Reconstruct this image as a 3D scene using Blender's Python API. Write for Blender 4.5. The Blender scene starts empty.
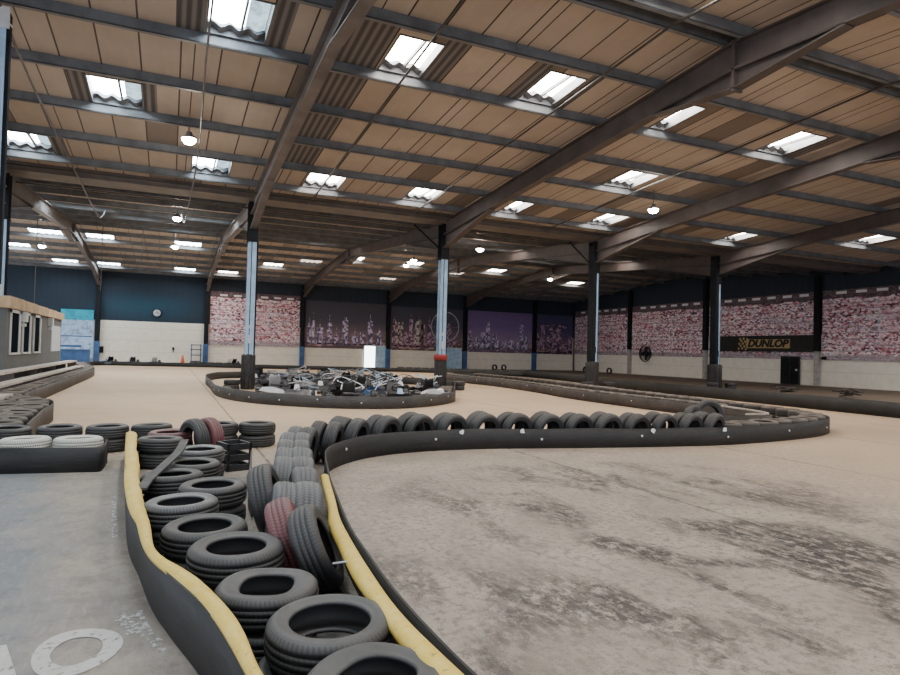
import bpy, bmesh, math, random
from mathutils import Vector, Matrix
random.seed(7)
sc = bpy.context.scene
C = sc.collection
PI = math.pi
# ------------------------------------------------------------------ camera
H = 1.6; FPX = 631.92; YAW = .4175; PIT = .0234; ROL = .0263
cy_, sy_ = math.cos(YAW), math.sin(YAW)
fw = Vector((sy_*math.cos(PIT), cy_*math.cos(PIT), math.sin(PIT)))
r0 = Vector((cy_, -sy_, 0)); u0 = r0.cross(fw)
rr = r0*math.cos(ROL)+u0*math.sin(ROL); uu = -r0*math.sin(ROL)+u0*math.cos(ROL)
cam = bpy.data.cameras.new('camera'); cam.sensor_width = 36; cam.lens = FPX*36/900; cam.clip_end = 300
co = bpy.data.objects.new('camera', cam); C.objects.link(co)
m = Matrix.Identity(4)
for i in range(3):
    m[i][0] = rr[i]; m[i][1] = uu[i]; m[i][2] = -fw[i]
m[2][3] = H
co.matrix_world = m
sc.camera = co
X1 = 2.757; BAY = 7.918; YR = 25.0; YW = 56.33; XW = 39.52
RIDGE1 = 9.6; RIDGE2 = 40.7
def frame(k): return X1+BAY*k
def lin(Y):                          # underside of the roof lining
    return 8.5-.068*abs(Y-RIDGE1) if Y < 25.15 else 8.5-.068*abs(Y-RIDGE2)

# ------------------------------------------------------------------ materials
class NT:
    def __init__(s, name):
        s.m = bpy.data.materials.new(name); s.m.use_nodes = True
        s.t = s.m.node_tree; s.t.nodes.clear()
        s.out = s.t.nodes.new('ShaderNodeOutputMaterial')
    def n(s, typ, **kw):
        nd = s.t.nodes.new('ShaderNode'+typ)
        for k, v in kw.items():
            if k.startswith('i_'):
                key = k[2:]; key = int(key) if key.isdigit() else key.replace('_', ' ')
                s.put(nd.inputs[key], v)
            else: setattr(nd, k, v)
        return nd
    def put(s, inp, v):
        if hasattr(v, 'is_linked') or isinstance(v, bpy.types.NodeSocket): s.t.links.new(v, inp)
        else: inp.default_value = v
    def math(s, op, a, b=0., clamp=False):
        nd = s.n('Math', operation=op, use_clamp=clamp); s.put(nd.inputs[0], a); s.put(nd.inputs[1], b); return nd.outputs[0]
    def noise(s, vec, scale, detail=3., rough=.55, dist=0.):
        return s.n('TexNoise', i_Vector=vec, i_Scale=scale, i_Detail=detail, i_Roughness=rough, i_Distortion=dist).outputs['Fac']
    def ramp(s, fac, stops, interp='LINEAR'):
        nd = s.n('ValToRGB'); s.put(nd.inputs[0], fac); cr = nd.color_ramp; cr.interpolation = interp
        while len(cr.elements) < len(stops): cr.elements.new(.5)
        for e, (p, c) in zip(cr.elements, stops):
            e.position = p; e.color = (c, c, c, 1) if isinstance(c, (int, float)) else (*c, 1)
        return nd.outputs[0]
    def mix(s, f, a, b, mode='MIX'):
        nd = s.n('Mix', data_type='RGBA', blend_type=mode)
        s.put(nd.inputs[0], f)
        for idx, v in ((6, a), (7, b)):
            s.put(nd.inputs[idx], (*v, 1) if isinstance(v, tuple) and len(v) == 3 else v)
        return nd.outputs[2]
    def map(s, vec, scale=(1, 1, 1), loc=(0, 0, 0), rot=(0, 0, 0)):
        return s.n('Mapping', i_Vector=vec, i_Scale=scale, i_Location=loc, i_Rotation=rot).outputs[0]
    def pos(s): return s.n('NewGeometry').outputs['Position']
    def obj(s): return s.n('TexCoord').outputs['Object']
    def xyz(s, v):
        o = s.n('SeparateXYZ', i_Vector=v).outputs; return o[0], o[1], o[2]
    def bsdf(s, col, rough=.7, metal=0., bump=None, bstr=.3, bdist=.01, spec=.5, emis=None, estr=0.):
        b = s.n('BsdfPrincipled')
        s.put(b.inputs['Base Color'], (*col, 1) if isinstance(col, tuple) else col)
        s.put(b.inputs['Roughness'], rough); b.inputs['Metallic'].default_value = metal
        b.inputs['Specular IOR Level'].default_value = spec
        if bump is not None:
            bn = s.n('Bump', i_Height=bump, i_Strength=bstr, i_Distance=bdist); s.t.links.new(bn.outputs[0], b.inputs['Normal'])
        if emis is not None:
            s.put(b.inputs['Emission Color'], (*emis, 1) if isinstance(emis, tuple) else emis); s.put(b.inputs['Emission Strength'], estr)
        s.t.links.new(b.outputs[0], s.out.inputs[0]); return b

def plain(name, col, rough=.6, metal=0., var=.25, scale=3., bstr=.15, spec=.5):
    t = NT(name); o = t.obj(); n = t.noise(o, scale, 5.)
    c = t.mix(t.ramp(n, [(.3, 0.), (.7, 1.)]), tuple(max(0, v*(1-var)) for v in col), tuple(min(1, v*(1+var)) for v in col))
    t.bsdf(c, rough, metal, bump=t.noise(o, scale*8, 3.), bstr=bstr, bdist=.005, spec=spec); return t.m

def rubber(name, col, dust=(.30, .27, .24), dustamt=.24, rough=.55):
    t = NT(name); o = t.obj(); inf = t.n('ObjectInfo')
    ov = t.n('VectorMath', operation='ADD', i_0=o, i_1=inf.outputs['Location']).outputs[0]
    n = t.noise(ov, 3.5, 6., .6)
    uv = t.n('TexCoord').outputs['UV']; u, v, _ = t.xyz(uv)
    # v in 0..1 : 0..0.36 tread , rest sidewall
    nz = t.xyz(t.n('NewGeometry').outputs['Normal'])[2]
    up = t.math('MULTIPLY', t.math('MAXIMUM', nz, 0.), dustamt)
    f = t.math('MULTIPLY', up, t.ramp(n, [(.3, .35), (.65, 1.)]), True)
    rnd = t.math('ADD', .75, t.math('MULTIPLY', inf.outputs['Random'], .5))
    base = t.mix(1., (*col, 1), t.n('CombineXYZ', i_X=rnd, i_Y=rnd, i_Z=rnd).outputs[0], 'MULTIPLY')
    c = t.mix(f, base, dust)
    # tread blocks
    wv = t.math('SINE', t.math('ADD', t.math('MULTIPLY', u, 2*PI*72), t.math('MULTIPLY', t.math('ABSOLUTE', t.math('SUBTRACT', v, .18)), 42.)))
    tread = t.math('LESS_THAN', v, .34)
    h = t.math('MULTIPLY', t.math('GREATER_THAN', wv, .1), tread)
    hh = t.math('ADD', h, t.math('MULTIPLY', n, .4))
    c = t.mix(t.math('MULTIPLY', t.math('SUBTRACT', tread, h), .4), c, (.012, .012, .013))
    t.bsdf(c, rough, bump=hh, bstr=.38, bdist=.0035, spec=.5); return t.m

M = {}
M['rubber'] = rubber('tyre rubber', (.030, .030, .032))
M['rubber_worn'] = rubber('worn tyre rubber', (.075, .075, .078), (.34, .33, .32), .36, .45)
M['rubber_red'] = rubber('red painted rubber', (.15, .045, .05), dustamt=.3)
M['rubber_white'] = rubber('white painted rubber', (.55, .53, .47), (.62, .6, .53), .9)
M['rubber_dusty'] = rubber('dusty rubber', (.05, .045, .042), (.30, .25, .21), .75, .8)
def belt_mat(name, a, b, top=None):
    t = NT(name); p = t.pos(); n = t.noise(p, 1.7, 6., .65); n2 = t.noise(t.map(p, (1, 1, 7)), 6., 4.)
    c = t.mix(t.ramp(n, [(.35, 0.), (.7, 1.)]), a, b)
    c = t.mix(t.math('MULTIPLY', t.ramp(n2, [(.5, 0.), (.8, 1.)]), .5), c, tuple(v*2.2 for v in b))
    t.bsdf(c, .62, bump=n2, bstr=.2, bdist=.01); return t.m
M['belt'] = belt_mat('black conveyor belt rubber', (.010, .010, .011), (.022, .021, .021))
M['belt_grey'] = belt_mat('grey conveyor belt rubber', (.030, .029, .030), (.06, .057, .056))
M['belt_dusty'] = belt_mat('dusty brown belt rubber', (.032, .026, .024), (.075, .06, .05))
def yellow_mat():
    t = NT('yellow painted strip'); p = t.pos(); n = t.noise(p, 9., 6., .7); n2 = t.noise(p, 38., 4., .7)
    c = t.mix(t.ramp(n, [(.35, 0.), (.75, 1.)]), (.72, .48, .06), (.78, .59, .18))
    c = t.mix(t.ramp(n2, [(.62, 0.), (.70, 1.)]), c, (.10, .075, .04))
    t.bsdf(c, .5, bump=n2, bstr=.3, bdist=.004); return t.m
M['yellow'] = yellow_mat()
M['steel_dark'] = plain('dark grey painted steel', (.115, .098, .092), .55, 0, .3, 1.5)
M['steel_brown'] = plain('dark brown painted steel', (.072, .056, .052), .6, 0, .3, 1.5)
M['purlin'] = plain('blue grey galvanised purlin', (.13, .138, .15), .5, .1, .3, 2.)
M['steel_black'] = plain('near black steel', (.016, .017, .021), .85, 0, .3, 2., .1, .15)
M['pale_blue'] = plain('pale blue column paint', (.36, .52, .72), .5, 0, .18, 2.5)
M['mid_blue'] = plain('blue post paint', (.04, .11, .27), .5, 0, .3, 2.)
M['post_foot'] = plain('pale cream post foot', (.40, .38, .36), .7)
M['sheath'] = plain('black rubber column wrap', (.028, .026, .026), .7, 0, .4, 5., .4)
M['conduit'] = plain('dark conduit', (.05, .045, .042), .5, .3)
M['cable'] = plain('grey cable', (.12, .11, .11), .6)
M['white_metal'] = plain('white painted metal', (.62, .63, .64), .5, 0, .1)
M['bolt'] = plain('pale bolt washer', (.7, .68, .65), .4, .3, .1)
M['timber'] = plain('raw timber', (.52, .38, .24), .7, 0, .3, 2.)
M['plank'] = plain('dusty pale plank', (.50, .44, .38), .8, 0, .2, 3.)
M['cabin'] = plain('grey painted cabin board', (.115, .12, .122), .7, 0, .12, 1.)
M['glass_dark'] = plain('dark window glass', (.012, .018, .024), .9, 0, .3, 1., 0., .0)
M['paper'] = plain('white notice paper', (.55, .58, .6), .8, 0, .1)
M['black_plastic'] = plain('black moulded plastic', (.025, .025, .028), .45)
M['white_plastic'] = plain('white moulded plastic', (.72, .74, .78), .4, 0, .12)
M['grey_plastic'] = plain('light grey seat plastic', (.42, .43, .45), .4)
M['blue_plastic'] = plain('blue moulded plastic', (.06, .17, .42), .4)
M['pale_plastic'] = plain('pale blue moulded plastic', (.38, .55, .72), .4)
M['kart_tube'] = plain('scuffed kart tubing', (.20, .21, .23), .4, .6)
M['engine'] = plain('grey engine casing', (.10, .10, .11), .45, .6)
M['orange'] = plain('orange cone plastic', (.75, .13, .05), .5, 0, .1)
M['banner'] = plain('black banner board', (.012, .010, .010), .7, 0, .2)
M['gold'] = plain('dull gold print', (.42, .30, .13), .6, 0, .12, 1.)
M['gold_dark'] = plain('dark gold print', (.17, .115, .055), .7, 0, .12, 1.)
M['red_paint'] = plain('red band paint', (.30, .03, .03), .6)
M['fan'] = plain('black fan metal', (.03, .03, .033), .5, .4)

def emis_mat(name, col, s, dirty=0.):
    t = NT(name); e = t.n('Emission', i_Color=(*col, 1), i_Strength=s)
    if dirty:
        n = t.noise(t.pos(), 3.2, 5., .7)
        k = t.ramp(n, [(.38, 1-dirty), (.55, 1.)])
        t.put(e.inputs['Color'], t.mix(k, tuple(v*.12 for v in col), col))
    t.t.links.new(e.outputs[0], t.out.inputs[0]); return t.m
M['lamp'] = emis_mat('lamp glow', (1., .93, .80), 160.)
M['sky_cool'] = emis_mat('cool rooflight sheet', (.80, .93, 1.), 40., .4)
M['sky_warm'] = emis_mat('warm rooflight sheet', (1., .93, .84), 40., .4)
M['sky_far_cool'] = emis_mat('far cool rooflight sheet', (.80, .93, 1.), 26., .3)
M['sky_far_warm'] = emis_mat('far warm rooflight sheet', (1., .90, .78), 20., .4)
M['sky_dull'] = emis_mat('dull rooflight sheet', (.62, .50, .42), 3., .5)
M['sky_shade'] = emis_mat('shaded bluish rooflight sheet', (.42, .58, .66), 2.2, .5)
M['door_light'] = emis_mat('daylight in doorway', (.88, .96, 1.), 7.)
M['cyan_sign'] = emis_mat('lit cyan sign face', (.06, .55, .75), .7, .3)
M['pale_sign'] = emis_mat('lit pale blue display', (.50, .68, .95), .75, .5)

def wall_mat():
    t = NT('painted wall white below dark blue above'); p = t.pos(); x, y, z = t.xyz(p)
    n = t.noise(p, .35, 4.); n2 = t.noise(p, 2.5, 5., .65)
    white = t.mix(t.ramp(n2, [(.4, 0.), (.8, 1.)]), (.88, .83, .73), (.78, .72, .62))
    # horizontal sheet lap lines
    zz = t.math('FRACT', t.math('MULTIPLY', z, 1/.95))
    white = t.mix(t.math('MULTIPLY', t.math('LESS_THAN', zz, .03), .35), white, (.2, .18, .16))
    dark = t.mix(n, (.012, .019, .032), (.024, .036, .055))
    rib = t.math('GREATER_THAN', t.math('SINE', t.math('MULTIPLY', t.math('ADD', x, y), 12.)), .75)
    dark = t.mix(t.math('MULTIPLY', rib, .25), dark, (.01, .014, .02))
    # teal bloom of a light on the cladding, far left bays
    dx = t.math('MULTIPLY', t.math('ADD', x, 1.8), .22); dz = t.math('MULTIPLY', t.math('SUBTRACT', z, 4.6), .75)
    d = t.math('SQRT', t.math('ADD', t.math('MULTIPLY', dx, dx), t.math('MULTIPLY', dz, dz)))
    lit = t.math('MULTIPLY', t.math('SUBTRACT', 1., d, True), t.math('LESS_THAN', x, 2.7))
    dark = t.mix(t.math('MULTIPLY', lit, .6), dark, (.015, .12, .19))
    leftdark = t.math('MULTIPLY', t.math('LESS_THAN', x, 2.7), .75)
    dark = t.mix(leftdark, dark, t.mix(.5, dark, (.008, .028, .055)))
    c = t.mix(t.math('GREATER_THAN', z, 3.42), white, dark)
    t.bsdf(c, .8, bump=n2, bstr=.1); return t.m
M['wall'] = wall_mat()

def floor_mat():
    t = NT('worn painted concrete'); p = t.pos(); x, y, z = t.xyz(p)
    big = t.noise(p, .18, 4., .5); mid = t.noise(p, 1.3, 6., .65); fine = t.noise(p, 14., 5., .75); grit = t.noise(p, 70., 3., .8)
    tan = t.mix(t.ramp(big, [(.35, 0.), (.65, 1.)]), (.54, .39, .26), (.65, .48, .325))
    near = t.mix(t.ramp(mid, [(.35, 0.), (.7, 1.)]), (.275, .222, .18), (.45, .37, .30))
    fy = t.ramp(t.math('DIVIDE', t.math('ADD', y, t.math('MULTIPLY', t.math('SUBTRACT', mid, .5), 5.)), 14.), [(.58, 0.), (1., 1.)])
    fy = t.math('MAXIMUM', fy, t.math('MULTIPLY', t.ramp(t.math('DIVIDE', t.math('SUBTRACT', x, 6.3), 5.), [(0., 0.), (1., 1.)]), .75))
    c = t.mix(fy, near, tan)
    # gritty mottling near the camera
    sp = t.math('MULTIPLY', t.ramp(fine, [(.50, 0.), (.57, 1.)]), t.ramp(mid, [(.3, .25), (.7, .9)]))
    sp = t.math('MULTIPLY', sp, t.math('SUBTRACT', 1., fy))
    c = t.mix(t.math('MULTIPLY', sp, .85), c, (.11, .092, .08))
    wide = t.noise(t.map(p, (.5, 1.1, 1)), .55, 5., .6)
    c = t.mix(t.math('MULTIPLY', t.ramp(wide, [(.45, 0.), (.68, 1.)]), t.math('MULTIPLY', t.math('SUBTRACT', 1., fy), .35)), c, (.15, .125, .105))
    c = t.mix(t.math('MULTIPLY', t.ramp(grit, [(.55, 0.), (.63, 1.)]), t.math('ADD', .25, t.math('MULTIPLY', t.math('SUBTRACT', 1., fy), .45))), c, (.14, .118, .10))
    # black rubber scuffing swept diagonally over the near bay
    st = t.noise(t.map(p, (1.45, .75, 1)), .9, 5., .6, .6)
    st2 = t.noise(t.map(p, (1.6, .9, 1)), 7., 7., .8)
    def bump(cx, cy, rx, ry):
        a = t.math('DIVIDE', t.math('SUBTRACT', x, cx), rx); b = t.math('DIVIDE', t.math('SUBTRACT', y, cy), ry)
        return t.math('SUBTRACT', 1., t.math('ADD', t.math('MULTIPLY', a, a), t.math('MULTIPLY', b, b)), True)
    region = t.math('MAXIMUM', bump(4.9, 5.9, 3.0, 2.2), t.math('MAXIMUM', bump(4.2, 3.7, 2.8, 2.0), t.math('MULTIPLY', bump(1.9, 3.5, .9, 1.8), .55)))
    region = t.math('POWER', region, .45)
    scf = t.math('MULTIPLY', region, t.math('MULTIPLY', t.ramp(st, [(.45, 0.), (.60, 1.)]), t.ramp(st2, [(.42, .0), (.50, 1.)])))
    c = t.mix(t.math('MULTIPLY', scf, 1.), c, (.025, .021, .02))
    # grey painted lane on the left of the yellow topped barrier
    lane = t.math('MULTIPLY', t.math('LESS_THAN', x, .6), t.math('LESS_THAN', y, 9.2))
    edge = t.math('ADD', x, t.math('MULTIPLY', t.math('SUBTRACT', mid, .5), 1.2))
    pf = t.ramp(edge, [(0., 1.), (.03, 1.)])
    bl = t.math('MULTIPLY', lane, t.ramp(t.math('DIVIDE', t.math('SUBTRACT', t.math('SUBTRACT', .18, t.math('MULTIPLY', y, .13)), edge), .5), [(.0, 0.), (1., 1.)]))
    grey = t.mix(t.ramp(mid, [(.3, 0.), (.8, 1.)]), (.175, .185, .198), (.26, .262, .265))
    c0 = c
    lanec = t.mix(t.math('MULTIPLY', lane, .75), c, t.mix(t.ramp(mid, [(.35, 0.), (.65, 1.)]), (.25, .212, .182), (.37, .315, .265)))
    c = t.mix(bl, lanec, grey)
    c = t.mix(t.math('MULTIPLY', t.ramp(t.noise(p, 22., 4., .8), [(.64, 0.), (.70, 1.)]), .6), c, (.07, .065, .06))
    st3 = t.noise(t.map(p, (7., 1.6, 1.)), 3., 6., .75)
    c = t.mix(t.math('MULTIPLY', t.math('MULTIPLY', t.math('LESS_THAN', y, 9.2), t.ramp(st3, [(.50, 0.), (.66, 1.)])), .35), c, (.42, .39, .36))
    c = t.mix(t.math('MULTIPLY', lane, t.math('MULTIPLY', t.ramp(t.noise(p, 5., 6., .8), [(.5, 0.), (.62, 1.)]), .35)), c, (.12, .105, .095))
    under = t.math('MULTIPLY', t.math('MULTIPLY', t.math('GREATER_THAN', x, .28), t.math('LESS_THAN', x, 1.1)), t.math('LESS_THAN', y, 4.6))  # shade inside the tyre stacks, painted into the floor colour
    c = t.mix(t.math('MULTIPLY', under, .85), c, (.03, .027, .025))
    # slab joints
    fx = t.math('ABSOLUTE', t.math('SUBTRACT', t.math('FRACT', t.math('DIVIDE', t.math('SUBTRACT', x, 1.32-1.98), 3.96)), .5))
    jl = t.math('MULTIPLY', t.math('LESS_THAN', fx, .0055), t.math('GREATER_THAN', x, 1.0))
    wob = t.ramp(t.noise(p, 3., 3.), [(.35, .35), (.6, 1.)])
    c = t.mix(t.math('MULTIPLY', t.math('MULTIPLY', jl, wob), .8), c, (.04, .032, .028))
    # dark dirt behind the right hand barrier
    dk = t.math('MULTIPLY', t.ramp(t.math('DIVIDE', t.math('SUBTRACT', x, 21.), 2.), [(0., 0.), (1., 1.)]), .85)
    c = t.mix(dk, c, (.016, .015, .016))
    rough = t.ramp(mid, [(.3, .55), (.7, .8)])
    t.bsdf(c, rough, bump=t.math('ADD', fine, grit), bstr=.35, bdist=.006, spec=.35); return t.m
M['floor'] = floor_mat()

def ceil_mat():
    t = NT('tan roof lining boards'); p = t.pos(); x, y, z = t.xyz(p)
    n = t.noise(p, .5, 5., .6); n2 = t.noise(t.map(p, (3, .6, 1)), 2., 4.)
    cell = t.math('FLOOR', t.math('DIVIDE', x, .83)); row = t.math('FLOOR', t.math('DIVIDE', t.math('SUBTRACT', y, .4), 2.3))
    wn = t.n('TexWhiteNoise', noise_dimensions='2D', i_Vector=t.n('CombineXYZ', i_X=cell, i_Y=row).outputs[0]).outputs['Value']
    c = t.mix(t.ramp(n, [(.3, 0.), (.7, 1.)]), (.40, .34, .285), (.50, .435, .37))
    c = t.mix(t.math('MULTIPLY', wn, .35), c, (.30, .225, .17))
    c = t.mix(t.math('MULTIPLY', t.math('GREATER_THAN', wn, .93), .7), c, (.06, .05, .045))
    c = t.mix(t.math('MULTIPLY', n2, .25), c, (.18, .13, .1))
    fx = t.math('FRACT', t.math('DIVIDE', x, .83))
    j = t.math('LESS_THAN', fx, .045)
    alt = t.math('MULTIPLY', t.math('LESS_THAN', t.math('FRACT', t.math('DIVIDE', cell, 4.)), .2), t.math('LESS_THAN', t.math('ABSOLUTE', t.math('SUBTRACT', fx, .36)), .018))
    c = t.mix(t.math('MAXIMUM', j, alt), c, (.035, .027, .022))
    # greyer over the left bays and the far span
    g = t.ramp(t.math('DIVIDE', t.math('SUBTRACT', y, 22.), 8.), [(0., 0.), (1., 1.)])
    c = t.mix(t.math('MULTIPLY', g, .35), c, (.26, .225, .20))
    gl = t.ramp(t.math('DIVIDE', t.math('ADD', x, 10.), 14.), [(0., 1.), (1., 0.)])
    c = t.mix(t.math('MULTIPLY', gl, .3), c, (.34, .30, .28))
    def box(a, b, v): return t.math('MULTIPLY', t.math('GREATER_THAN', v, a), t.math('LESS_THAN', v, b))
    bare = t.math('MULTIPLY', box(2.9, 4.15, x), box(11.95, 21.1, y))
    for (xa, xb, ya, yb) in ((5.28, 5.75, 11.9, 14.2), (9.05, 9.4, 11.9, 14.2), (-2.45, -2.03, 16.5, 18.8), (-.84, -.5, 16.5, 18.8), (1.7, 2.1, 11.9, 14.2), (-.1, .45, 11.9, 14.2), (-3.45, -3.1, 21.1, 23.4), (17.75, 18.3, 11.9, 14.2), (7.6, 7.98, 11.9, 14.2)):
        bare = t.math('MAXIMUM', bare, t.math('MULTIPLY', box(xa, xb, x), box(ya, yb, y)))
    corr = t.ramp(t.math('ADD', .5, t.math('MULTIPLY', t.math('SINE', t.math('MULTIPLY', x, 34.)), .5)), [(.2, (.06, .058, .06)), (.9, (.17, .155, .15))])
    c = t.mix(bare, c, corr)
    t.bsdf(c, .85, bump=t.noise(p, 20., 3.), bstr=.1); return t.m
M['ceiling'] = ceil_mat()

def crowd_mat():
    t = NT('printed grandstand crowd'); p = t.pos(); x, y, z = t.xyz(p)
    h = t.n('CombineXYZ', i_X=t.math('ADD', x, y), i_Y=z, i_Z=0.).outputs[0]
    v = t.n('TexVoronoi', i_Vector=t.map(h, (6.5, 10.5, 1)), i_Scale=1., i_Randomness=1.)
    vr, vg, vb = t.xyz(v.outputs['Color'])
    col = t.ramp(vr, [(0., (.09, .03, .045)), (.15, (.48, .16, .20)), (.27, (.72, .44, .48)), (.48, (.85, .70, .72)), (.72, (.92, .88, .88)), (.87, (.28, .14, .18)), (.95, (.30, .36, .50))], 'CONSTANT')
    zn = t.noise(t.map(h, (.25, 1.6, 1)), 1.1, 3.)
    blot = t.noise(t.map(h, (.4, .5, 1)), 1.4, 3.)
    col = t.mix(t.math('MULTIPLY', t.ramp(blot, [(.54, 0.), (.68, 1.)]), .4), col, t.mix(vg, (.45, .06, .10), (.62, .30, .34)))
    col = t.mix(t.math('MULTIPLY', t.ramp(zn, [(.50, 0.), (.62, 1.)]), .45), col, (.66, .63, .68))
    row = t.math('LESS_THAN', t.math('FRACT', t.math('MULTIPLY', z, 2.6)), .18)
    col = t.mix(t.math('MULTIPLY', row, .45), col, (.12, .06, .085))
    zt = t.math('ADD', z, t.math('MULTIPLY', t.noise(h, .8, 2.), .5))
    col = t.mix(t.ramp(zt, [(0., 0.), (1., 0.)]) if False else t.math('MULTIPLY', t.math('GREATER_THAN', zt, 5.95), .88), col, (.06, .035, .045))
    col = t.mix(t.math('MULTIPLY', t.math('LESS_THAN', zt, 2.35), .6), col, (.30, .28, .31))
    col = t.mix(1., col, (.98, .93, .96, 1), 'MULTIPLY')
    t.bsdf(col, .6); return t.m
M['crowd'] = crowd_mat()
def city_mat(name, top, bottom, glow):
    t = NT(name); p = t.pos(); x, y, z = t.xyz(p)
    f = t.math('DIVIDE', t.math('SUBTRACT', z, 1.7), 4.1)
    c = t.ramp(f, [(0., bottom), (.32, glow), (.6, top), (1., tuple(v*.8 for v in top))])
    h = t.n('CombineXYZ', i_X=x, i_Y=z, i_Z=0.).outputs[0]
    v = t.n('TexVoronoi', i_Vector=t.map(h, (3., 7., 1)), i_Scale=1.)
    vr = t.xyz(v.outputs['Color'])[0]
    dots = t.math('MULTIPLY', t.ramp(vr, [(.62, 0.), (.8, 1.)]), t.ramp(f, [(.05, 1.), (.42, .0)]))
    c = t.mix(dots, c, (.62, .38, .36))
    c = t.mix(t.math('MULTIPLY', t.noise(t.map(h, (.7, 2, 1)), 1.3, 4.), .45), c, tuple(v*.35 for v in top))
    t.bsdf(c, .6); return t.m
M['city_dark'] = city_mat('printed dusk city sky', (.07, .068, .10), (.13, .08, .10), (.22, .14, .17))
M['city_purple'] = city_mat('printed violet city sky', (.24, .15, .38), (.14, .09, .15), (.36, .24, .40))
M['city_navy'] = city_mat('printed navy city sky', (.09, .08, .19), (.02, .02, .035), (.18, .11, .20))
def tower_mat(name, a, b):
    t = NT(name); p = t.pos(); x, y, z = t.xyz(p)
    h = t.n('CombineXYZ', i_X=t.math('FLOOR', t.math('MULTIPLY', x, 7.)), i_Y=t.math('FLOOR', t.math('MULTIPLY', z, 6.)), i_Z=0.).outputs[0]
    w = t.n('TexWhiteNoise', noise_dimensions='2D', i_Vector=h).outputs['Value']
    t.bsdf(t.mix(t.ramp(w, [(.3, 0.), (.8, 1.)]), a, b), .6); return t.m
M['tower_warm'] = tower_mat('printed lit towers', (.09, .065, .08), (.60, .50, .48))
M['tower_violet'] = tower_mat('printed violet towers', (.10, .08, .16), (.62, .54, .74))
M['tower_pink'] = tower_mat('printed pink towers', (.07, .04, .09), (.55, .34, .46))
M['print_pale'] = plain('pale print ink', (.42, .38, .50), .6)
M['print_white'] = plain('white print ink', (.74, .72, .74), .6, 0, .05)
def paint_mat(ra=.57, rb=.67):
    t = NT('worn white floor paint'); p = t.pos(); n = t.noise(p, 22., 5., .7)
    b = t.bsdf(t.mix(t.noise(p, 9., 4.), (.60, .58, .54), (.42, .40, .37)), .7)
    tr = t.n('BsdfTransparent'); mx = t.n('MixShader')
    t.put(mx.inputs[0], t.ramp(n, [(ra, 1.), (rb, 0.)])); t.t.links.new(b.outputs[0], mx.inputs[1+1-0]) ; t.t.links.new(tr.outputs[0], mx.inputs[1])
    t.t.links.new(mx.outputs[0], t.out.inputs[0]); return t.m
M['paint'] = paint_mat(); M['paint_worn'] = paint_mat(.44, .54)

# ------------------------------------------------------------------ mesh helpers
def add_box(bm, lo, hi, mat=None, mi=0):
    vs = [Vector((x, y, z)) for x in (lo[0], hi[0]) for y in (lo[1], hi[1]) for z in (lo[2], hi[2])]
    if mat is not None: vs = [mat @ v for v in vs]
    v = [bm.verts.new(q) for q in vs]
    for f in ((0, 1, 3, 2), (4, 6, 7, 5), (0, 4, 5, 1), (2, 3, 7, 6), (0, 2, 6, 4), (1, 5, 7, 3)):
        bm.faces.new([v[i] for i in f]).material_index = mi
def add_tube(bm, pts, r, n=8, closed=False, caps=True):
    pts = [Vector(p) for p in pts]; rings = []; N = len(pts); up = None
    for i, p in enumerate(pts):
        if closed: d = pts[(i+1) % N]-pts[i-1]
        else: d = pts[min(i+1, N-1)]-pts[max(i-1, 0)]
        d.normalize()
        if up is None: up = d.orthogonal().normalized()
        up = (up-d*up.dot(d)).normalized() if (up-d*up.dot(d)).length > 1e-6 else d.orthogonal().normalized()
        s = d.cross(up); rd = r[i] if isinstance(r, (list, tuple)) else r
        rings.append([bm.verts.new(p+up*rd*math.cos(a)+s*rd*math.sin(a)) for a in [2*PI*k/n for k in range(n)]])
    for i in range(N if closed else N-1):
        a, b = rings[i], rings[(i+1) % N]
        for k in range(n): bm.faces.new((a[k], a[(k+1) % n], b[(k+1) % n], b[k])).smooth = True
    if not closed and caps:
        bm.faces.new(rings[0][::-1]); bm.faces.new(rings[-1])
def add_lathe(bm, prof, n=24, mat=None, closed=False, uv=False):
    """prof: list of (radius, z)"""
    rings = []
    for k in range(n):
        a = 2*PI*k/n; ring = []
        for r, z in prof:
            q = Vector((r*math.cos(a), r*math.sin(a), z)); ring.append(bm.verts.new(mat @ q if mat else q))
        rings.append(ring)
    L = len(prof); uvl = bm.loops.layers.uv.verify() if uv else None
    for k in range(n):
        a, b = rings[k], rings[(k+1) % n]
        for i in range(L if closed else L-1):
            j = (i+1) % L
            f = bm.faces.new((a[i], b[i], b[j], a[j])); f.smooth = True
            if uv:
                vi, vj = i/L, (i+1)/L
                for l, c in zip(f.loops, ((k/n, vi), ((k+1)/n, vi), ((k+1)/n, vj), (k/n, vj))): l[uvl].uv = c
def finish(bm):
    bmesh.ops.recalc_face_normals(bm, faces=bm.faces[:])
def mesh(name, bm, *mats):
    finish(bm); me = bpy.data.meshes.new(name); bm.to_mesh(me); bm.free()
    for q in mats: me.materials.append(M[q] if isinstance(q, str) else q)
    return me
def obj(name, bm, mats, parent=None, loc=None):
    me = mesh(name, bm, *(mats if isinstance(mats, (list, tuple)) else [mats])) if isinstance(bm, bmesh.types.BMesh) else bm
    o = bpy.data.objects.new(name, me); C.objects.link(o)
    if parent: o.parent = parent
    if loc: o.location = loc
    return o
def tag(o, label, cat, group=None):
    o['label'] = label; o['category'] = cat
    if group: o['group'] = group
    return o
def thing(name, label, cat, loc=(0, 0, 0), rz=0, group=None):
    o = bpy.data.objects.new(name, None); C.objects.link(o); o.location = loc; o.rotation_euler = (0, 0, rz); o.empty_display_size = .1
    return tag(o, label, cat, group)
def struct(name, bm, mats):
    o = obj(name, bm, mats); o['kind'] = 'structure'; return o
def kids(o): return [c for c in C.objects if c.parent == o]
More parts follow.
